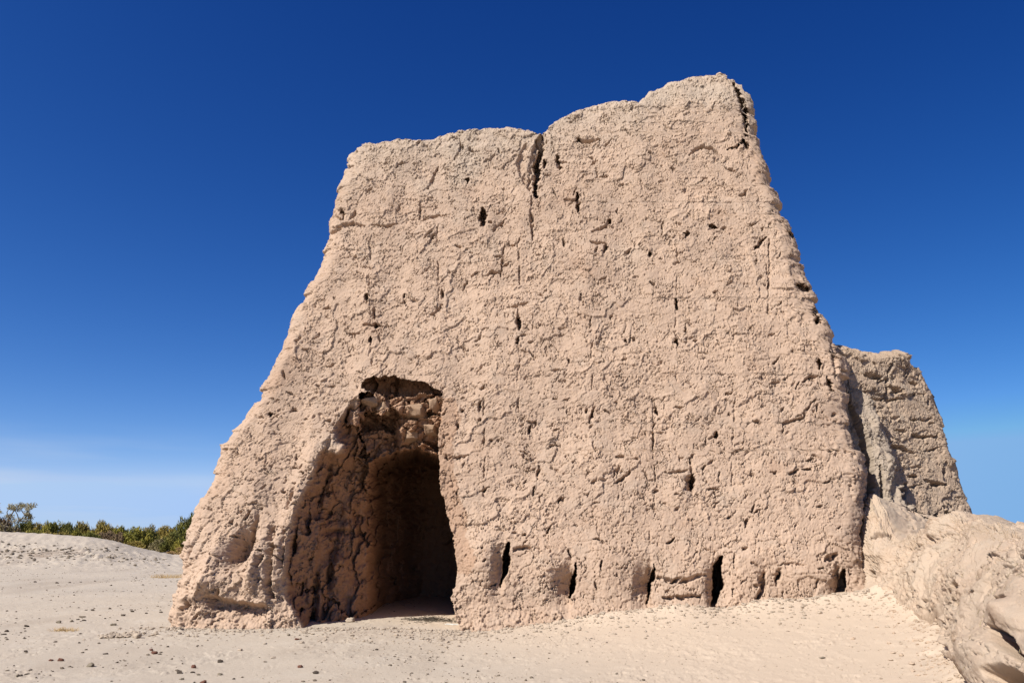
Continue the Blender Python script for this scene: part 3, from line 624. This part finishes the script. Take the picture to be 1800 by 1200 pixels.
# ------------------------------------------------------------------ crumbled wall stump in the right foreground
def build_mound():
    foot = np.array([(6.6, 16.4), (6.55, 15.4), (6.62, 14.7), (6.55, 13.6), (6.0, 11.6), (5.05, 9.4), (4.2, 7.6), (3.65, 6.2), (3.35, 5.0)])
    ds = np.r_[0, np.cumsum(np.hypot(*np.diff(foot, axis=0).T))]
    n = 820; s = np.linspace(0, ds[-1], n)
    # smooth the foot line
    fx = np.interp(s, ds, foot[:, 0]); fy = np.interp(s, ds, foot[:, 1])
    ker = np.hanning(91); ker /= ker.sum()
    fx = np.convolve(np.pad(fx, 45, 'edge'), ker, 'valid'); fy = np.convolve(np.pad(fy, 45, 'edge'), ker, 'valid')
    # crest: heights and inward reach keyed by y
    yk = [5, 6.5, 8, 10, 11.5, 13, 14.2, 15.1, 15.8, 16.5]
    ch = pl(fy, yk, [1.45, 1.50, 1.56, 1.68, 1.80, 1.97, 1.68, 1.60, 2.35, 2.2])
    cw = pl(fy, yk, [1.2, 1.25, 1.3, 1.35, 1.3, 1.15, 1.0, 0.95, 0.9, 0.9])
    m = 330; t = np.linspace(0, 1, m) ** 1.0
    Sx, Tt = np.meshgrid(s, t)               # rows t, cols s
    dist = np.where(Tt < 0.62, Tt / 0.62, 1 + ((Tt - 0.62) / 0.38) * 4.0)      # in units of cw
    rise = np.where(dist < 1, np.sin(np.clip(dist, 0, 1) * np.pi / 2) ** 0.85, 1 - 0.07 * (dist - 1) ** 1.2)
    bx, by = fx[None, :], fy[None, :]
    dirx, diry = 0.97, 0.24
    dd = dist * cw[None, :]
    base = ground_h(bx + 0 * dd, by + 0 * dd, False) - 0.12
    X = bx + dirx * dd; Y = by + diry * dd
    Z = base + (ch[None, :] - base) * rise
    PX, PY = proj(X, Y, Z)
    P = np.stack([X, Y, Z], -1)
    du = np.gradient(P, axis=1); dv = np.gradient(P, axis=0); nn = np.cross(dv, du)
    nn /= np.linalg.norm(nn, axis=-1, keepdims=True) + 1e-9
    if nn[100, 400, 2] < 0: nn = -nn
    ak = pl(fy, [5, 11.5, 14], [.26, .32, .65]) * (s[1] - s[0]); arc = -np.cumsum(ak)[None, :] + 0 * Sx; zz = Tt * 2.9
    zz = zz + 0.3 * perlin(arc, zz, 619)
    H = 0.9 * skin(arc, zz, 600, 1.0, 1.2)
    H = H + 0.34 * fbm(arc * 1.1, zz * 0.8, 611, 4, 0.55)
    cr_ = sst(fbm(arc * 1.4, zz * 1.1, 640, 3), -0.15, 0.25)
    f, r1, e = flakes(arc, zz, 0.34, 641, 1.0, 0.0, 0.5, .5); H = H + 0.05 * f * cr_ - 0.06 * (1 - sst(e, 0, .07)) * cr_
    f, r1, e = flakes(arc, zz, 0.13, 643, 1.0, 0.0, 0.5, .5); H = H + 0.024 * f * cr_ - 0.03 * (1 - sst(e, 0, .1)) * cr_
    ox, oy, a1, a2, e = voro(arc / .09, zz / .11, 645); H = H + 0.05 * np.clip(1 - (ox * ox + oy * oy) * 5, 0, 1) * (a1 > .6) * a2 * cr_
    wob = 3 * perlin(arc * 8, zz * 8, 620) + 2 * perlin(arc * 20, zz * 20, 621)
    PXw, PYw = PX + wob, PY + wob * 0.8
    for p, w, d in [([(1692, 1036), (1700, 1040)], 10, .28), ([(1690, 1045), (1686, 1055)], 6, .15), ([(1722, 1060), (1732, 1052)], 5, .14), ([(1700, 934), (1710, 932)], 7, .16), ([(1735, 925), (1750, 930)], 9, .10), ([(1660, 1095), (1668, 1075), (1695, 1062)], 4, .1),
                    ([(1600, 1003), (1618, 992)], 4, .08), ([(1522, 998), (1530, 1000)], 5, .12), ([(1530, 945), (1552, 940), (1570, 936)], 5, .09), ([(1655, 1120), (1653, 1130), (1664, 1105)], 5, .1), ([(1600, 1095), (1608, 1092)], 5, .1), ([(1634, 945), (1640, 960)], 6, .09),
                    ([(1775, 1120), (1790, 1140), (1800, 1158)], 14, .40), ([(1762, 1112), (1780, 1105)], 9, .18), ([(1765, 1195), (1785, 1190), (1800, 1198)], 14, .30), ([(1600, 1150), (1622, 1175), (1648, 1202)], 7, .28), ([(1780, 935), (1800, 940)], 6, .1),
                    ([(1670, 1138), (1680, 1146)], 9, .12), ([(1660, 1162), (1682, 1165)], 5, .08), ([(1768, 1060), (1790, 1062)], 5, .08), ([(1545, 1052), (1552, 1040)], 5, .1), ([(1487, 1032), (1510, 1045), (1548, 1062)], 3, .08)]:
        carve(PXw, PYw, H, p, w * 1.1, d * 1.7)
    for cx, cy, rx, ry, an, am in [(1740, 1160, 40, 35, 0, .16), (1790, 1090, 25, 25, 0, .14), (1700, 1180, 25, 30, 0, .12), (1668, 1150, 14, 16, 0, .10), (1650, 1010, 50, 40, 0, .08), (1745, 925, 25, 12, 0, .05)]:
        bump(PX, PY, H, cx, cy, rx, ry, an, am)
    H *= sst(Tt, -0.02, 0.05)
    P = P + nn * H[..., None]
    red = 0.7 * sst(fbm(arc * 1.3, zz * 1.3, 631, 4, 0.6), 0.12, 0.4) * sst(PY, 1040, 1130) + 0.25 * sst(fbm(arc * 2, zz * 2, 633, 3), 0.1, 0.5)
    Q = grid_quads(m, n)
    o = mesh_np('wall_stump', P.reshape(-1, 3), Q, M_mound, {'red': red})
    link(o); tag(o, 'low crumbled pale clay wall stump in the right foreground, pocked with holes', 'wall')
    return P, nn
MP, MN = build_mound()


# ------------------------------------------------------------------ helpers for small things
def on_ground(px, py):
    """where the line of sight through a photo pixel meets the ground"""
    rx, ry, rz = ray(px, py); t = 5.0
    for _ in range(4000):
        x, y, z = rx * t, ry * t, EYE + rz * t
        if z < float(ground_h(x, y, False)): break
        t *= 1.003
    return float(x), float(y), float(ground_h(x, y))

# ------------------------------------------------------------------ shrubs and the sparse tree beyond the bank
def tube(pts, rad, k=5):
    V, F = [], []
    for i, (p, r) in enumerate(zip(pts, rad)):
        d = (Vector(pts[min(i + 1, len(pts) - 1)]) - Vector(pts[max(i - 1, 0)])).normalized()
        u = d.orthogonal().normalized(); w = d.cross(u)
        for j in range(k):
            a = 2 * math.pi * j / k; V.append(Vector(p) + (u * math.cos(a) + w * math.sin(a)) * r)
    for i in range(len(pts) - 1):
        for j in range(k):
            F.append((i * k + j, i * k + (j + 1) % k, (i + 1) * k + (j + 1) % k, (i + 1) * k + j))
    return V, F
def join(parts):
    V, F = [], []
    for v, f in parts:
        n = len(V); V += v; F += [tuple(i + n for i in q) for q in f]
    return V, F
def mesh_py(name, V, F, mat, smooth=True):
    me = bpy.data.meshes.new(name); me.from_pydata([tuple(v) for v in V], [], F); me.materials.append(mat)
    me.polygons.foreach_set('use_smooth', [smooth] * len(F)); me.update(); return bpy.data.objects.new(name, me)
def leaves(cent, size, n, rs, spread, up=0.6, wid=0.05, ln=0.26):
    """many thin sprays round clump centres"""
    V = []; 
    for c, sz in zip(cent, size):
        k = n
        p = rs.normal(size=(k, 3)); p /= np.linalg.norm(p, axis=1, keepdims=True); p *= rs.rand(k, 1) ** 0.45 * sz
        p = p * [1, 1, 0.85] + c
        d = rs.normal(size=(k, 3)) * 0.55 + [0, 0, up] + (p - c) / sz * 0.6; d /= np.linalg.norm(d, axis=1, keepdims=True)
        s_ = np.cross(d, rs.normal(size=(k, 3))); s_ /= np.linalg.norm(s_, axis=1, keepdims=True)
        L_ = ln * (0.6 + 0.8 * rs.rand(k, 1)); w = wid * (0.6 + 0.8 * rs.rand(k, 1))
        V.append(np.stack([p - s_ * w, p + s_ * w, p + d * L_ + s_ * w * .3, p + d * L_ - s_ * w * .3], 1))
    V = np.concatenate(V).reshape(-1, 3); Q = np.arange(len(V)).reshape(-1, 4); return V, Q
PROTO = {}
def bush_meshes(kind, var):
    """unit bush about 1 m half-width, 1 m high; returns crown and stem meshes"""
    key = (kind, var)
    if key in PROTO: return PROTO[key]
    rs = np.random.RandomState(hash(var) % 1000 + len(kind) * 7); 
    nC = 44
    th = rs.rand(nC) * 2 * np.pi; r = rs.rand(nC) ** 0.6; h = rs.rand(nC)
    prof = np.sqrt(np.clip(1 - h ** 2.2 * 0.9, 0.05, 1))
    C = np.stack([np.cos(th) * r * prof * 0.85, np.sin(th) * r * prof * 0.85, 0.06 + h * 0.76], 1)
    C[:, 2] *= 0.80 + 0.30 * rs.rand(nC)
    sz = 0.16 + 0.12 * rs.rand(nC)
    V, Q = leaves(C, sz, 105, rs, 1, 0.75, 0.020, 0.085)
    # feathery tips
    tip = C[np.argsort(-C[:, 2])[:9]] + [0, 0, .10]; V2, Q2 = leaves(tip, np.full(9, .12), 22, rs, 1, 1.3, 0.010, 0.08)
    Q = np.vstack([Q, Q2 + len(V)]); V = np.vstack([V, V2])
    crown = mesh_np('crown', V, Q, M_leaf[kind], smooth=False).data
    P = []
    for c in C[:14]: P.append(tube([(c[0] * .1, c[1] * .1, -.08), (c[0] * .5, c[1] * .5, c[2] * .5), tuple(c)], [.022, .014, .005], 4))
    st = mesh_py('stem', *join(P), M_bark).data
    PROTO[key] = (crown, st); return PROTO[key]
def bush(px, top, halfw, dist, kind, var, label, name='shrub', cat='shrub', sink=0.3):
    rx, ry, rz = ray(px, top); x = rx / ry * dist; zt = EYE + rz / ry * dist; g0 = float(ground_h(x, dist, False)) if dist < 70 else 0.0
    g0 = min(g0, 0.4); hgt = zt - g0; hw = halfw / FPX * dist * 2.0
    o = bpy.data.objects.new(name, None); o.empty_display_size = .3; link(o); o.location = (x, dist, g0); o.rotation_euler = (0, 0, random.uniform(0, 6.28))
    o.scale = (hw, hw, hgt * 0.93)
    tag(o, label, cat, 'shrubs in the belt beyond the bank')
    cm, sm = bush_meshes(kind, var)
    c = bpy.data.objects.new('crown', cm); link(c, o); s_ = bpy.data.objects.new('stem', sm); link(s_, o)
    return o
for b_ in [
 (4, 903, 20, 84, 'brown', 1, 'brownish twiggy shrub at the far left edge under the sparse grey tree'),
 (22, 925, 22, 95, 'grey', 2, 'grey-green shrub just right of the sparse tree trunk'),
 (43, 911, 13, 90, 'dark', 3, 'rounded dark green shrub below the drooping branches of the sparse tree'),
 (35, 932, 14, 80, 'olive', 1, 'low olive shrub at the foot of the sparse tree, half hidden by the bank'),
 (63, 914, 17, 96, 'olive', 2, 'olive shrub right of the rounded dark one, level with the belt top'),
 (58, 930, 17, 80, 'green', 3, 'low yellowish green shrub on the skyline of the bank near the left edge'),
 (92, 912, 15, 94, 'green', 1, 'bright green shrub with a bumpy top, first peak right of the tree'),
 (82, 929, 17, 81, 'olive', 4, 'low olive shrub in front of the bright green bumpy one'),
 (108, 931, 16, 80, 'olive', 2, 'low tawny olive shrub behind the middle of the bank'),
 (112, 918, 14, 98, 'dark', 2, 'dark shrub in the back row between the bright green one and the yellowish one'),
 (125, 917, 13, 92, 'dark', 4, 'small dark topped shrub in the back row left of the feathery ones'),
 (146, 916, 13, 95, 'olive', 3, 'reddish olive feathery shrub left of the tallest plume'),
 (143, 927, 16, 82, 'green', 2, 'rounded yellow green shrub in the front row left of the tallest plume'),
 (176, 910, 15, 88, 'olive', 4, 'shrub with the tallest feathery plume in the middle of the belt'),
 (166, 932, 13, 80, 'dark', 1, 'dark green shrub under the tallest plume'),
 (196, 921, 14, 97, 'olive', 1, 'thin topped olive shrub right of the tallest plume'),
 (188, 930, 13, 81, 'brown', 2, 'grey-brown withered shrub on the crest where the bank starts to drop'),
 (206, 935, 12, 79, 'brown', 3, 'smaller brown withered shrub right of the grey-brown one'),
 (218, 921, 15, 96, 'green', 4, 'mid green shrub behind the two withered ones'),
 (240, 925, 19, 80, 'green', 3, 'large rounded yellow green shrub standing out at the slope of the bank'),
 (238, 948, 15, 77, 'olive', 1, 'olive skirt shrub at the foot of the large rounded yellow green one'),
 (262, 930, 14, 84, 'dark', 2, 'very dark shrub right of the large rounded yellow green one'),
 (268, 921, 14, 97, 'grey', 4, 'grey-green wispy shrub rising behind the very dark one'),
 (288, 923, 13, 96, 'olive', 3, 'wispy olive shrub in the back row near the tower'),
 (285, 944, 12, 79, 'grey', 1, 'pale twiggy shrub in the front row near the tower'),
 (308, 924, 14, 93, 'olive', 2, 'olive shrub in the back row nearly touching the tower edge'),
 (306, 932, 15, 79, 'dark', 3, 'dense dark green shrub beside the left edge of the tower'),
 (337, 900, 17, 82, 'dark', 4, 'tall dark green shrub leaning out from behind the left edge of the tower'),
 (322, 944, 11, 77, 'green', 1, 'small green shrub squeezed between the dense dark one and the tower'),
 (318, 960, 11, 73, 'gold', 2, 'low golden dry bush at the end of the belt beside the tower'),
 (300, 968, 8, 73, 'gold', 3, 'tiny ochre bush left of the low golden one'),
 (-28, 912, 24, 86, 'olive', 3, None), (360, 920, 30, 88, 'olive', 1, None), (-70, 916, 24, 88, 'green', 2, None)]:
    if b_[6] is None: continue
    bush(*b_)

def sparse_tree():
    rs = random.Random(21); nr = np.random.RandomState(4)
    D_ = 82.0
    def at(px, py, dy=0): rx, ry, rz = ray(px, py); d = D_ + dy; return (rx / ry * d, d, EYE + rz / ry * d)
    root = bpy.data.objects.new('sparse_tree', None); bx, by, bz = at(14, 985); link(root); root.location = (bx, by, 0.0)
    tag(root, 'sparse grey tree with crooked bare limbs rising above the shrubs at far left', 'tree')
    off = Vector((bx, by, 0.0))
    paths = [[(14, 985), (12, 950), (8, 930), (16, 910), (26, 895), (34, 888)], [(12, 950), (24, 935), (34, 915), (44, 905), (50, 893), (54, 888)], [(8, 930), (-2, 915), (-8, 900), (-12, 890)],
             [(16, 910), (12, 900), (18, 890)], [(34, 915), (30, 903), (24, 893)], [(44, 905), (52, 906), (54, 911)], [(26, 895), (20, 888)], [(24, 935), (14, 925), (2, 922)], [(44, 905), (38, 897), (40, 890)], [(34,915),(46,916),(52,909)]]
    P = []; tips = []
    for k, p in enumerate(paths):
        q = [Vector(at(a, b, rs.uniform(-.8, .8))) - off for a, b in p]
        r0 = 0.16 if k == 0 else 0.07
        P.append(tube(q, [r0 * (1 - 0.8 * i / (len(q) - 1)) for i in range(len(q))], 6)); tips += q[2:]
    trunk = mesh_py('trunk', *join(P), M_bark); link(trunk, root)
    C = []
    for t_ in tips:
        for _ in range(3): C.append([t_.x + rs.uniform(-.3, .3), t_.y + rs.uniform(-.5, .5), t_.z + rs.uniform(-.15, .25)])
    V, Q = leaves(np.array(C), np.full(len(C), .30), 46, nr, 1, 0.2, 0.035, 0.15)
    c = mesh_np('crown', V, Q, M_leaf['grey'], smooth=False); link(c, root)
sparse_tree()

def grass(px, py, w, label, seed, n=160, h=0.16):
    x, y, z = on_ground(px, py); rs = np.random.RandomState(seed); V = []
    for _ in range(n):
        a = rs.rand() * 6.28; r = rs.rand() ** .5 * w; bx, by = math.cos(a) * r, math.sin(a) * r * 0.5; t = rs.normal(size=2) * 0.08; hh = h * (0.4 + rs.rand())
        V += [(bx - .006, by, -.02), (bx + .006, by, -.02), (bx + t[0] + .002, by + t[1], hh), (bx + t[0] - .002, by + t[1], hh)]
    o = mesh_np('grass_tuft', V, np.arange(len(V)).reshape(-1, 4), M_leaf['gold'], smooth=False); link(o); o.location = (x, y, z); tag(o, label, 'grass tuft', 'dry grass tufts')
grass(297, 1015, .75, 'flat dry yellowish grass tuft beside the left foot of the tower', 1, 260, .12)
grass(113, 1109, .22, 'thin flattened dry grass patch on open ground left of the tower', 2, 110, .05)

# ------------------------------------------------------------------ stones
PIL = 'small dark pebble scattered on the open ground left of the tower'
STONES = [ # px, py, width px, height ratio, material, label
 (103, 1094, 11, .5, M_s1, 'larger of two grey stones lying side by side left of the tower'), (126, 1091.5, 7.5, .6, M_s1, 'smaller of two grey stones lying side by side left of the tower'),
 (46, 1100, 8.5, .45, M_s2, 'dark brown flat stone above two tiny pebbles near the left edge'), (11.5, 1109, 7, .7, M_s2, 'pointed dark stone close to the left edge of the ground'),
 (6, 1114.5, 10, .2, M_s2, 'flat dark sliver below the pointed stone at the left edge'), (199, 1098, 10, .5, M_s1, 'grey angular stone above left of the clay clods'),
 (144, 1084, 10, .35, M_s1, 'flat grey stone above right of the pair of grey stones'), (240, 1120, 15, .62, M_s4, 'largest pale clay clod in the heap left of the tower foot'), (236, 1112, 7.5, .6, M_s4, 'small pointed clay clod behind the largest clod'),
 (266, 1142, 8, .45, M_s3, 'brick red stone, upper of the red pair left of the tower foot'), (271, 1148.5, 11, .5, M_s3, 'dark red stone, lower of the red pair left of the tower foot'),
 (185, 1148.5, 9, .3, M_s2, 'flat dark stone alone on bare ground below the clay clods'), (160, 1170, 14, .6, M_s1, 'big grey-brown angular stone in the lower left foreground'),
 (107, 1160.5, 10.5, .5, M_s3, 'dark red-brown stone with a smaller red one to its left'), (90, 1160.5, 8, .4, M_s3, 'small red stone left of the dark red-brown one'),
 (48, 1185, 9, .3, M_s2, 'flat dark stone near the bottom left corner'), (31, 1189, 7, .55, M_s1, 'grey stone nearest the bottom left corner'),
 (387, 1163, 9, .55, M_s2, 'dark stone alone in front of the left foot of the tower'), (528, 1172, 10, .5, M_s3, 'reddish slanted stone in the foreground below the doorway'), (555, 1182, 13, .32, M_s2, 'flat dark stone right of the reddish slanted one'),
 (340, 1173, 9, .7, M_s3, 'upright dark red stone topping the rubble in front of the tower'), (338, 1180.5, 11, .35, M_s2, 'dark flat stone directly under the upright dark red one'), (315, 1181, 14, .35, M_s2, 'broad dark crumbled stone left of the upright dark red one'),
 (349, 1185.5, 8, .4, M_s1, 'grey stone lower right of the upright dark red one'), (386, 1185, 10, .4, M_s1, 'flat grey-brown stone in the bottom foreground left of centre'), (319, 1193, 8, .5, M_s1, 'greenish grey stone at the bottom below the broad dark one'),
 (357, 1200, 12, .5, M_s3, 'red brick fragment at the very bottom edge of the picture'), (507, 1116, 6, .8, M_s1, 'small upright stone just outside the doorway shadow'), (522, 1123, 8, .4, M_s3, 'brown stone below the small upright one outside the doorway'),
 (615, 1092, 17, .5, M_s4, 'pale boulder lying in the shade inside the doorway'), (602, 1097, 8, .5, M_s4, 'smaller boulder left of the pale one inside the shaded doorway'), (1445, 1156, 10, .4, M_s1, 'grey stone on the smooth slope in the right foreground'),
 (1222, 1103, 6, .6, M_s4, 'small clay lump at the tower foot below the slots'), (1083, 1185, 5, .7, M_s1, 'single small stone at the bottom right of centre'), (662, 1141, 6, .5, M_s2, 'little dark stone on bare ground in front of the doorway'),
]
small = [(43,1104,4),(44,1108,4),(10,1120,5),(43,1120.5,6),(97,1127,6),(95,1133,3),(139,1129,6),(137,1088,6),(148,1090,8),(162.5,1072,7),(151,1071,5),(193,1069,7),(138,1067,4),(232,1074,8),(283,1075.5,6),(257,1077,6),(217,1081,8),(185,1086,5),
 (281,1149,6),(45,1144.7,6),(27.5,1178,4),(95,1194,3.5),(263,1172,5),(258,1131,4),(196,1196,4),(181,1172,3),(151,1141,5),(93,1180,4),(142,1113,6),(224,1147,4),(69,1086,4),(62,1022,6),(100,1024,7),(122,1023,5),(142,1022,4),(167,1020,4),
 (238,1020,4),(195,1028,5),(251,1027,5),(248,1039,4),(37,1032,3),(82,1036,3.5),(130,1045,4),(38,987,4),(83,988,3.5),(411,1192,6),(341,1199,5),(538,1117,3),(554,1132,3),(5,1032,3),(12,1073,5),(28,1074,4),(282,1071,4),(207,1064,3),(291,1029,4),(239,1015,3.5),(220,1131,4),(231,1127,4),(206,1090,4)]
for px, py, w in small: STONES.append((px, py, w, .42, M_s2, PIL))
SM = {}
rs = random.Random(3)
for k, (px, py, w, hr, mat, lab) in enumerate(STONES):
    x, y, z = on_ground(px, py + 1); wm = w / FPX * math.hypot(y, z - EYE) * 0.9
    if w < 8.5 and mat is M_s2:
        v = k % 5
        if v not in SM: SM[v] = lump('stone', (1, .8, 1), mat, 40 + v, 2, .25, .5)
        o = SM[v].copy() if SM[v].users_collection else SM[v]
        o.name = 'stone'
        link(o); o.scale = (wm, wm, wm * hr * 1.2)
    else:
        o = lump('stone' if mat is not M_s4 else 'clay_clod', (wm, wm * .8, wm * hr * 1.15), mat, 60 + k, 3, .22, .55); link(o)
    o.location = (x, y, z + wm * hr * .28); o.rotation_euler = (rs.uniform(-.2, .2), rs.uniform(-.2, .2), rs.uniform(0, 6.28) if w < 8.5 else rs.uniform(-.5, .5))
    tag(o, lab, 'clod' if mat is M_s4 else 'stone', 'scattered small pebbles' if lab is PIL else 'stones on the ground')

# gravel, clay crumbs, straw and twigs that nobody could count
def crumbs(name, pts, sizes, mat, label, seed):
    rs = np.random.RandomState(seed); n = len(pts)
    t = (1 + 5 ** .5) / 2
    ico = np.array([(-1, t, 0), (1, t, 0), (-1, -t, 0), (1, -t, 0), (0, -1, t), (0, 1, t), (0, -1, -t), (0, 1, -t), (t, 0, -1), (t, 0, 1), (-t, 0, -1), (-t, 0, 1)]) / 1.9
    F = np.array([(0, 11, 5), (0, 5, 1), (0, 1, 7), (0, 7, 10), (0, 10, 11), (1, 5, 9), (5, 11, 4), (11, 10, 2), (10, 7, 6), (7, 1, 8), (3, 9, 4), (3, 4, 2), (3, 2, 6), (3, 6, 8), (3, 8, 9), (4, 9, 5), (2, 4, 11), (6, 2, 10), (8, 6, 7), (9, 8, 1)])
    V = ico[None] * (0.7 + 0.6 * rs.rand(n, 12, 1)); a = rs.rand(n) * 6.28
    s3 = np.stack([sizes, sizes * (0.6 + .4 * rs.rand(n)), sizes * (0.35 + .35 * rs.rand(n))], 1)[:, None] * .5
    V = V * s3; c, s_ = np.cos(a)[:, None], np.sin(a)[:, None]
    V = np.stack([V[..., 0] * c - V[..., 1] * s_, V[..., 0] * s_ + V[..., 1] * c, V[..., 2]], -1) + pts[:, None]
    Q = (F[None] + (np.arange(n) * 12)[:, None, None]).reshape(-1, 3)
    o = mesh_np(name, V.reshape(-1, 3), Q, mat, smooth=False); link(o); tag(o, label, 'debris', kind='stuff'); return o
nr = np.random.RandomState(17)
def scat(n, fx, fy, lo, hi, dens=None):
    x = fx(n); y = fy(n)
    if dens is not None: m = nr.rand(n) < dens(x, y); x, y = x[m], y[m]
    s_ = lo * (hi / lo) ** (nr.rand(len(x)) ** 2.2); return np.stack([x, y, ground_h(x, y) + s_ * .1], 1), s_
p1, s1 = scat(26000, lambda n: nr.uniform(-26, 6, n), lambda n: 8 + 34 * nr.rand(n) ** 1.6, .014, .06, lambda x, y: (x < 1.5 - .0 * y) * (0.10 + 0.90 * sst(fbm(x * .5, y * .35, 90, 3), 0.05, .35)) * (np.abs(x) < y * .75))
crumbs('gravel', p1, s1, M_s5, 'fine grey-brown gravel and crumbs strewn over the pale ground', 1)
p2, s2 = scat(12000, lambda n: nr.uniform(-9, 6.6, n), lambda n: 15.0 - np.abs(nr.normal(0, .75, n)) ** 1.6, .02, .10, lambda x, y: sst(x, -7.4, -5.8) * (0.25 + .15 * np.exp(-((x + 6.0) / 1.3) ** 2)) + .5 * np.exp(-((x + 1) / .6) ** 2))
p3 = np.stack([nr.normal(-9.85 + 0, .16, 120), nr.normal(0, .16, 120), np.zeros(120)], 1); hx, hy, hz = on_ground(214, 1118); p3[:, 0] += hx + 9.85; p3[:, 1] += hy; p3[:, 2] = ground_h(p3[:, 0], p3[:, 1]) + .02; s3_ = .03 + .07 * nr.rand(120)
crumbs('clay_crumbs', np.vstack([p2, p3]), np.r_[s2, s3_], M_s4, 'pale clay crumbs fallen along the foot of the tower', 2)
p5, s5 = scat(9000, lambda n: nr.uniform(-3, 7, n), lambda n: 6.5 + 8.3 * nr.rand(n), .008, .035, lambda x, y: 0.25 + .75 * sst(fbm(x * .7, y * .6, 95, 3), 0.0, .3))
crumbs('clay_grit', p5, s5, M_s4, 'scattered fine clay grit on the smooth slope in the foreground', 4)
yy_ = 6.2 + 8.3 * nr.rand(900); xx_ = np.interp(yy_, [5, 6.2, 7.6, 9.4, 11.6, 13.6, 14.7, 16], [3.35, 3.65, 4.2, 5.05, 6.0, 6.55, 6.7, 6.8]) + .12 - np.abs(nr.normal(0, .30, 900))
s6 = .012 * (7 ** (nr.rand(900) ** 2.0)); p6 = np.stack([xx_, yy_, ground_h(xx_, yy_) + s6 * .1], 1)
crumbs('fallen_clods', p6, s6, M_mound, 'small clay clods fallen along the foot of the crumbled wall stump', 8)
p4, s4 = scat(1500, lambda n: nr.uniform(-36, -17, n), lambda n: nr.normal(47.5, 2.6, n), .07, .30, lambda x, y: sst(-x / y * 60, 24, 31) * (0.25 + .75 * sst(fbm(x * .8, y * .5, 92, 3), -.05, .25)))
crumbs('rubble', p4, s4, M_s5, 'band of dark broken clods along the foot of the bank', 3)

def sticks(name, P, N_, ln, wd, mat, label, seed, kind='stuff', cat='straw'):
    rs = np.random.RandomState(seed); V = []
    for p, n_ in zip(P, N_):
        d = rs.normal(size=3); d -= n_ * (d @ n_) * .8; d /= np.linalg.norm(d); s_ = np.cross(d, n_); s_ /= np.linalg.norm(s_) + 1e-6; L_ = ln * (.4 + rs.rand()); b = p + n_ * wd
        k = s_ * L_ * rs.uniform(-.15, .15)
        for a0, a1 in ((0, .5), (.5, 1)):
            q0 = b + d * L_ * a0 + k * (4 * a0 * (1 - a0)); q1 = b + d * L_ * a1 + k * (4 * a1 * (1 - a1))
            for off in ((s_, 1), (n_, 1)):
                w = off[0] * wd; V += [q0 - w, q0 + w, q1 + w, q1 - w]
    o = mesh_np(name, V, np.arange(len(V)).reshape(-1, 4), mat, smooth=False); link(o); tag(o, label, cat, kind=kind); return o
m_, n_ = MP.shape[:2]
ii = nr.randint(8, int(m_ * .8), 420); jj = nr.randint(40, n_ - 40, 420)
sticks('straw', MP[ii, jj] + MN[ii, jj] * .01, MN[ii, jj], .05, .0022, M_straw, 'bits of pale straw caught in the crumbled clay of the wall stump', 5)
cx_, cy_, cz_ = on_ground(758, 1090)
q = np.stack([nr.normal(cx_, .28, 420), nr.normal(cy_, .22, 420), np.zeros(420)], 1); q[:, 2] = ground_h(q[:, 0], q[:, 1]) + .05 * nr.rand(420) * np.exp(-((q[:, 0] - cx_) / .3) ** 2)
sticks('twig_litter', q, np.tile([0, 0, 1.], (420, 1)), .09, .004, M_bark, 'heap of brown twigs and dry litter at the threshold of the doorway', 6, cat='twigs')
wx_, wy_, wz_ = on_ground(795, 1097)
V = []; F = []
for k in range(1):
    n0 = len(V); cx, cy = 0, 0; r = .11; kk = 26
    for j in range(kk):
        a = 6.283 * j / kk; rr = r * (.6 + .6 * nr.rand()); xx, yy = cx + math.cos(a) * rr * 1.3, cy + math.sin(a) * rr
        V.append((xx, yy, float(ground_h(wx_ + xx, wy_ + yy)) - wz_ + .006)); 
    for j in range(kk): V.append((V[n0 + j][0], V[n0 + j][1], V[n0 + j][2] - .02))
    F.append(tuple(range(n0, n0 + kk))); F += [(n0 + j, n0 + kk + j, n0 + kk + (j + 1) % kk, n0 + (j + 1) % kk) for j in range(kk)]
o = mesh_py('white_scrap', V, F, M_white, False); link(o); o.location = (wx_, wy_, wz_); tag(o, 'white ragged scrap lying on the ground by the right side of the doorway', 'scrap')
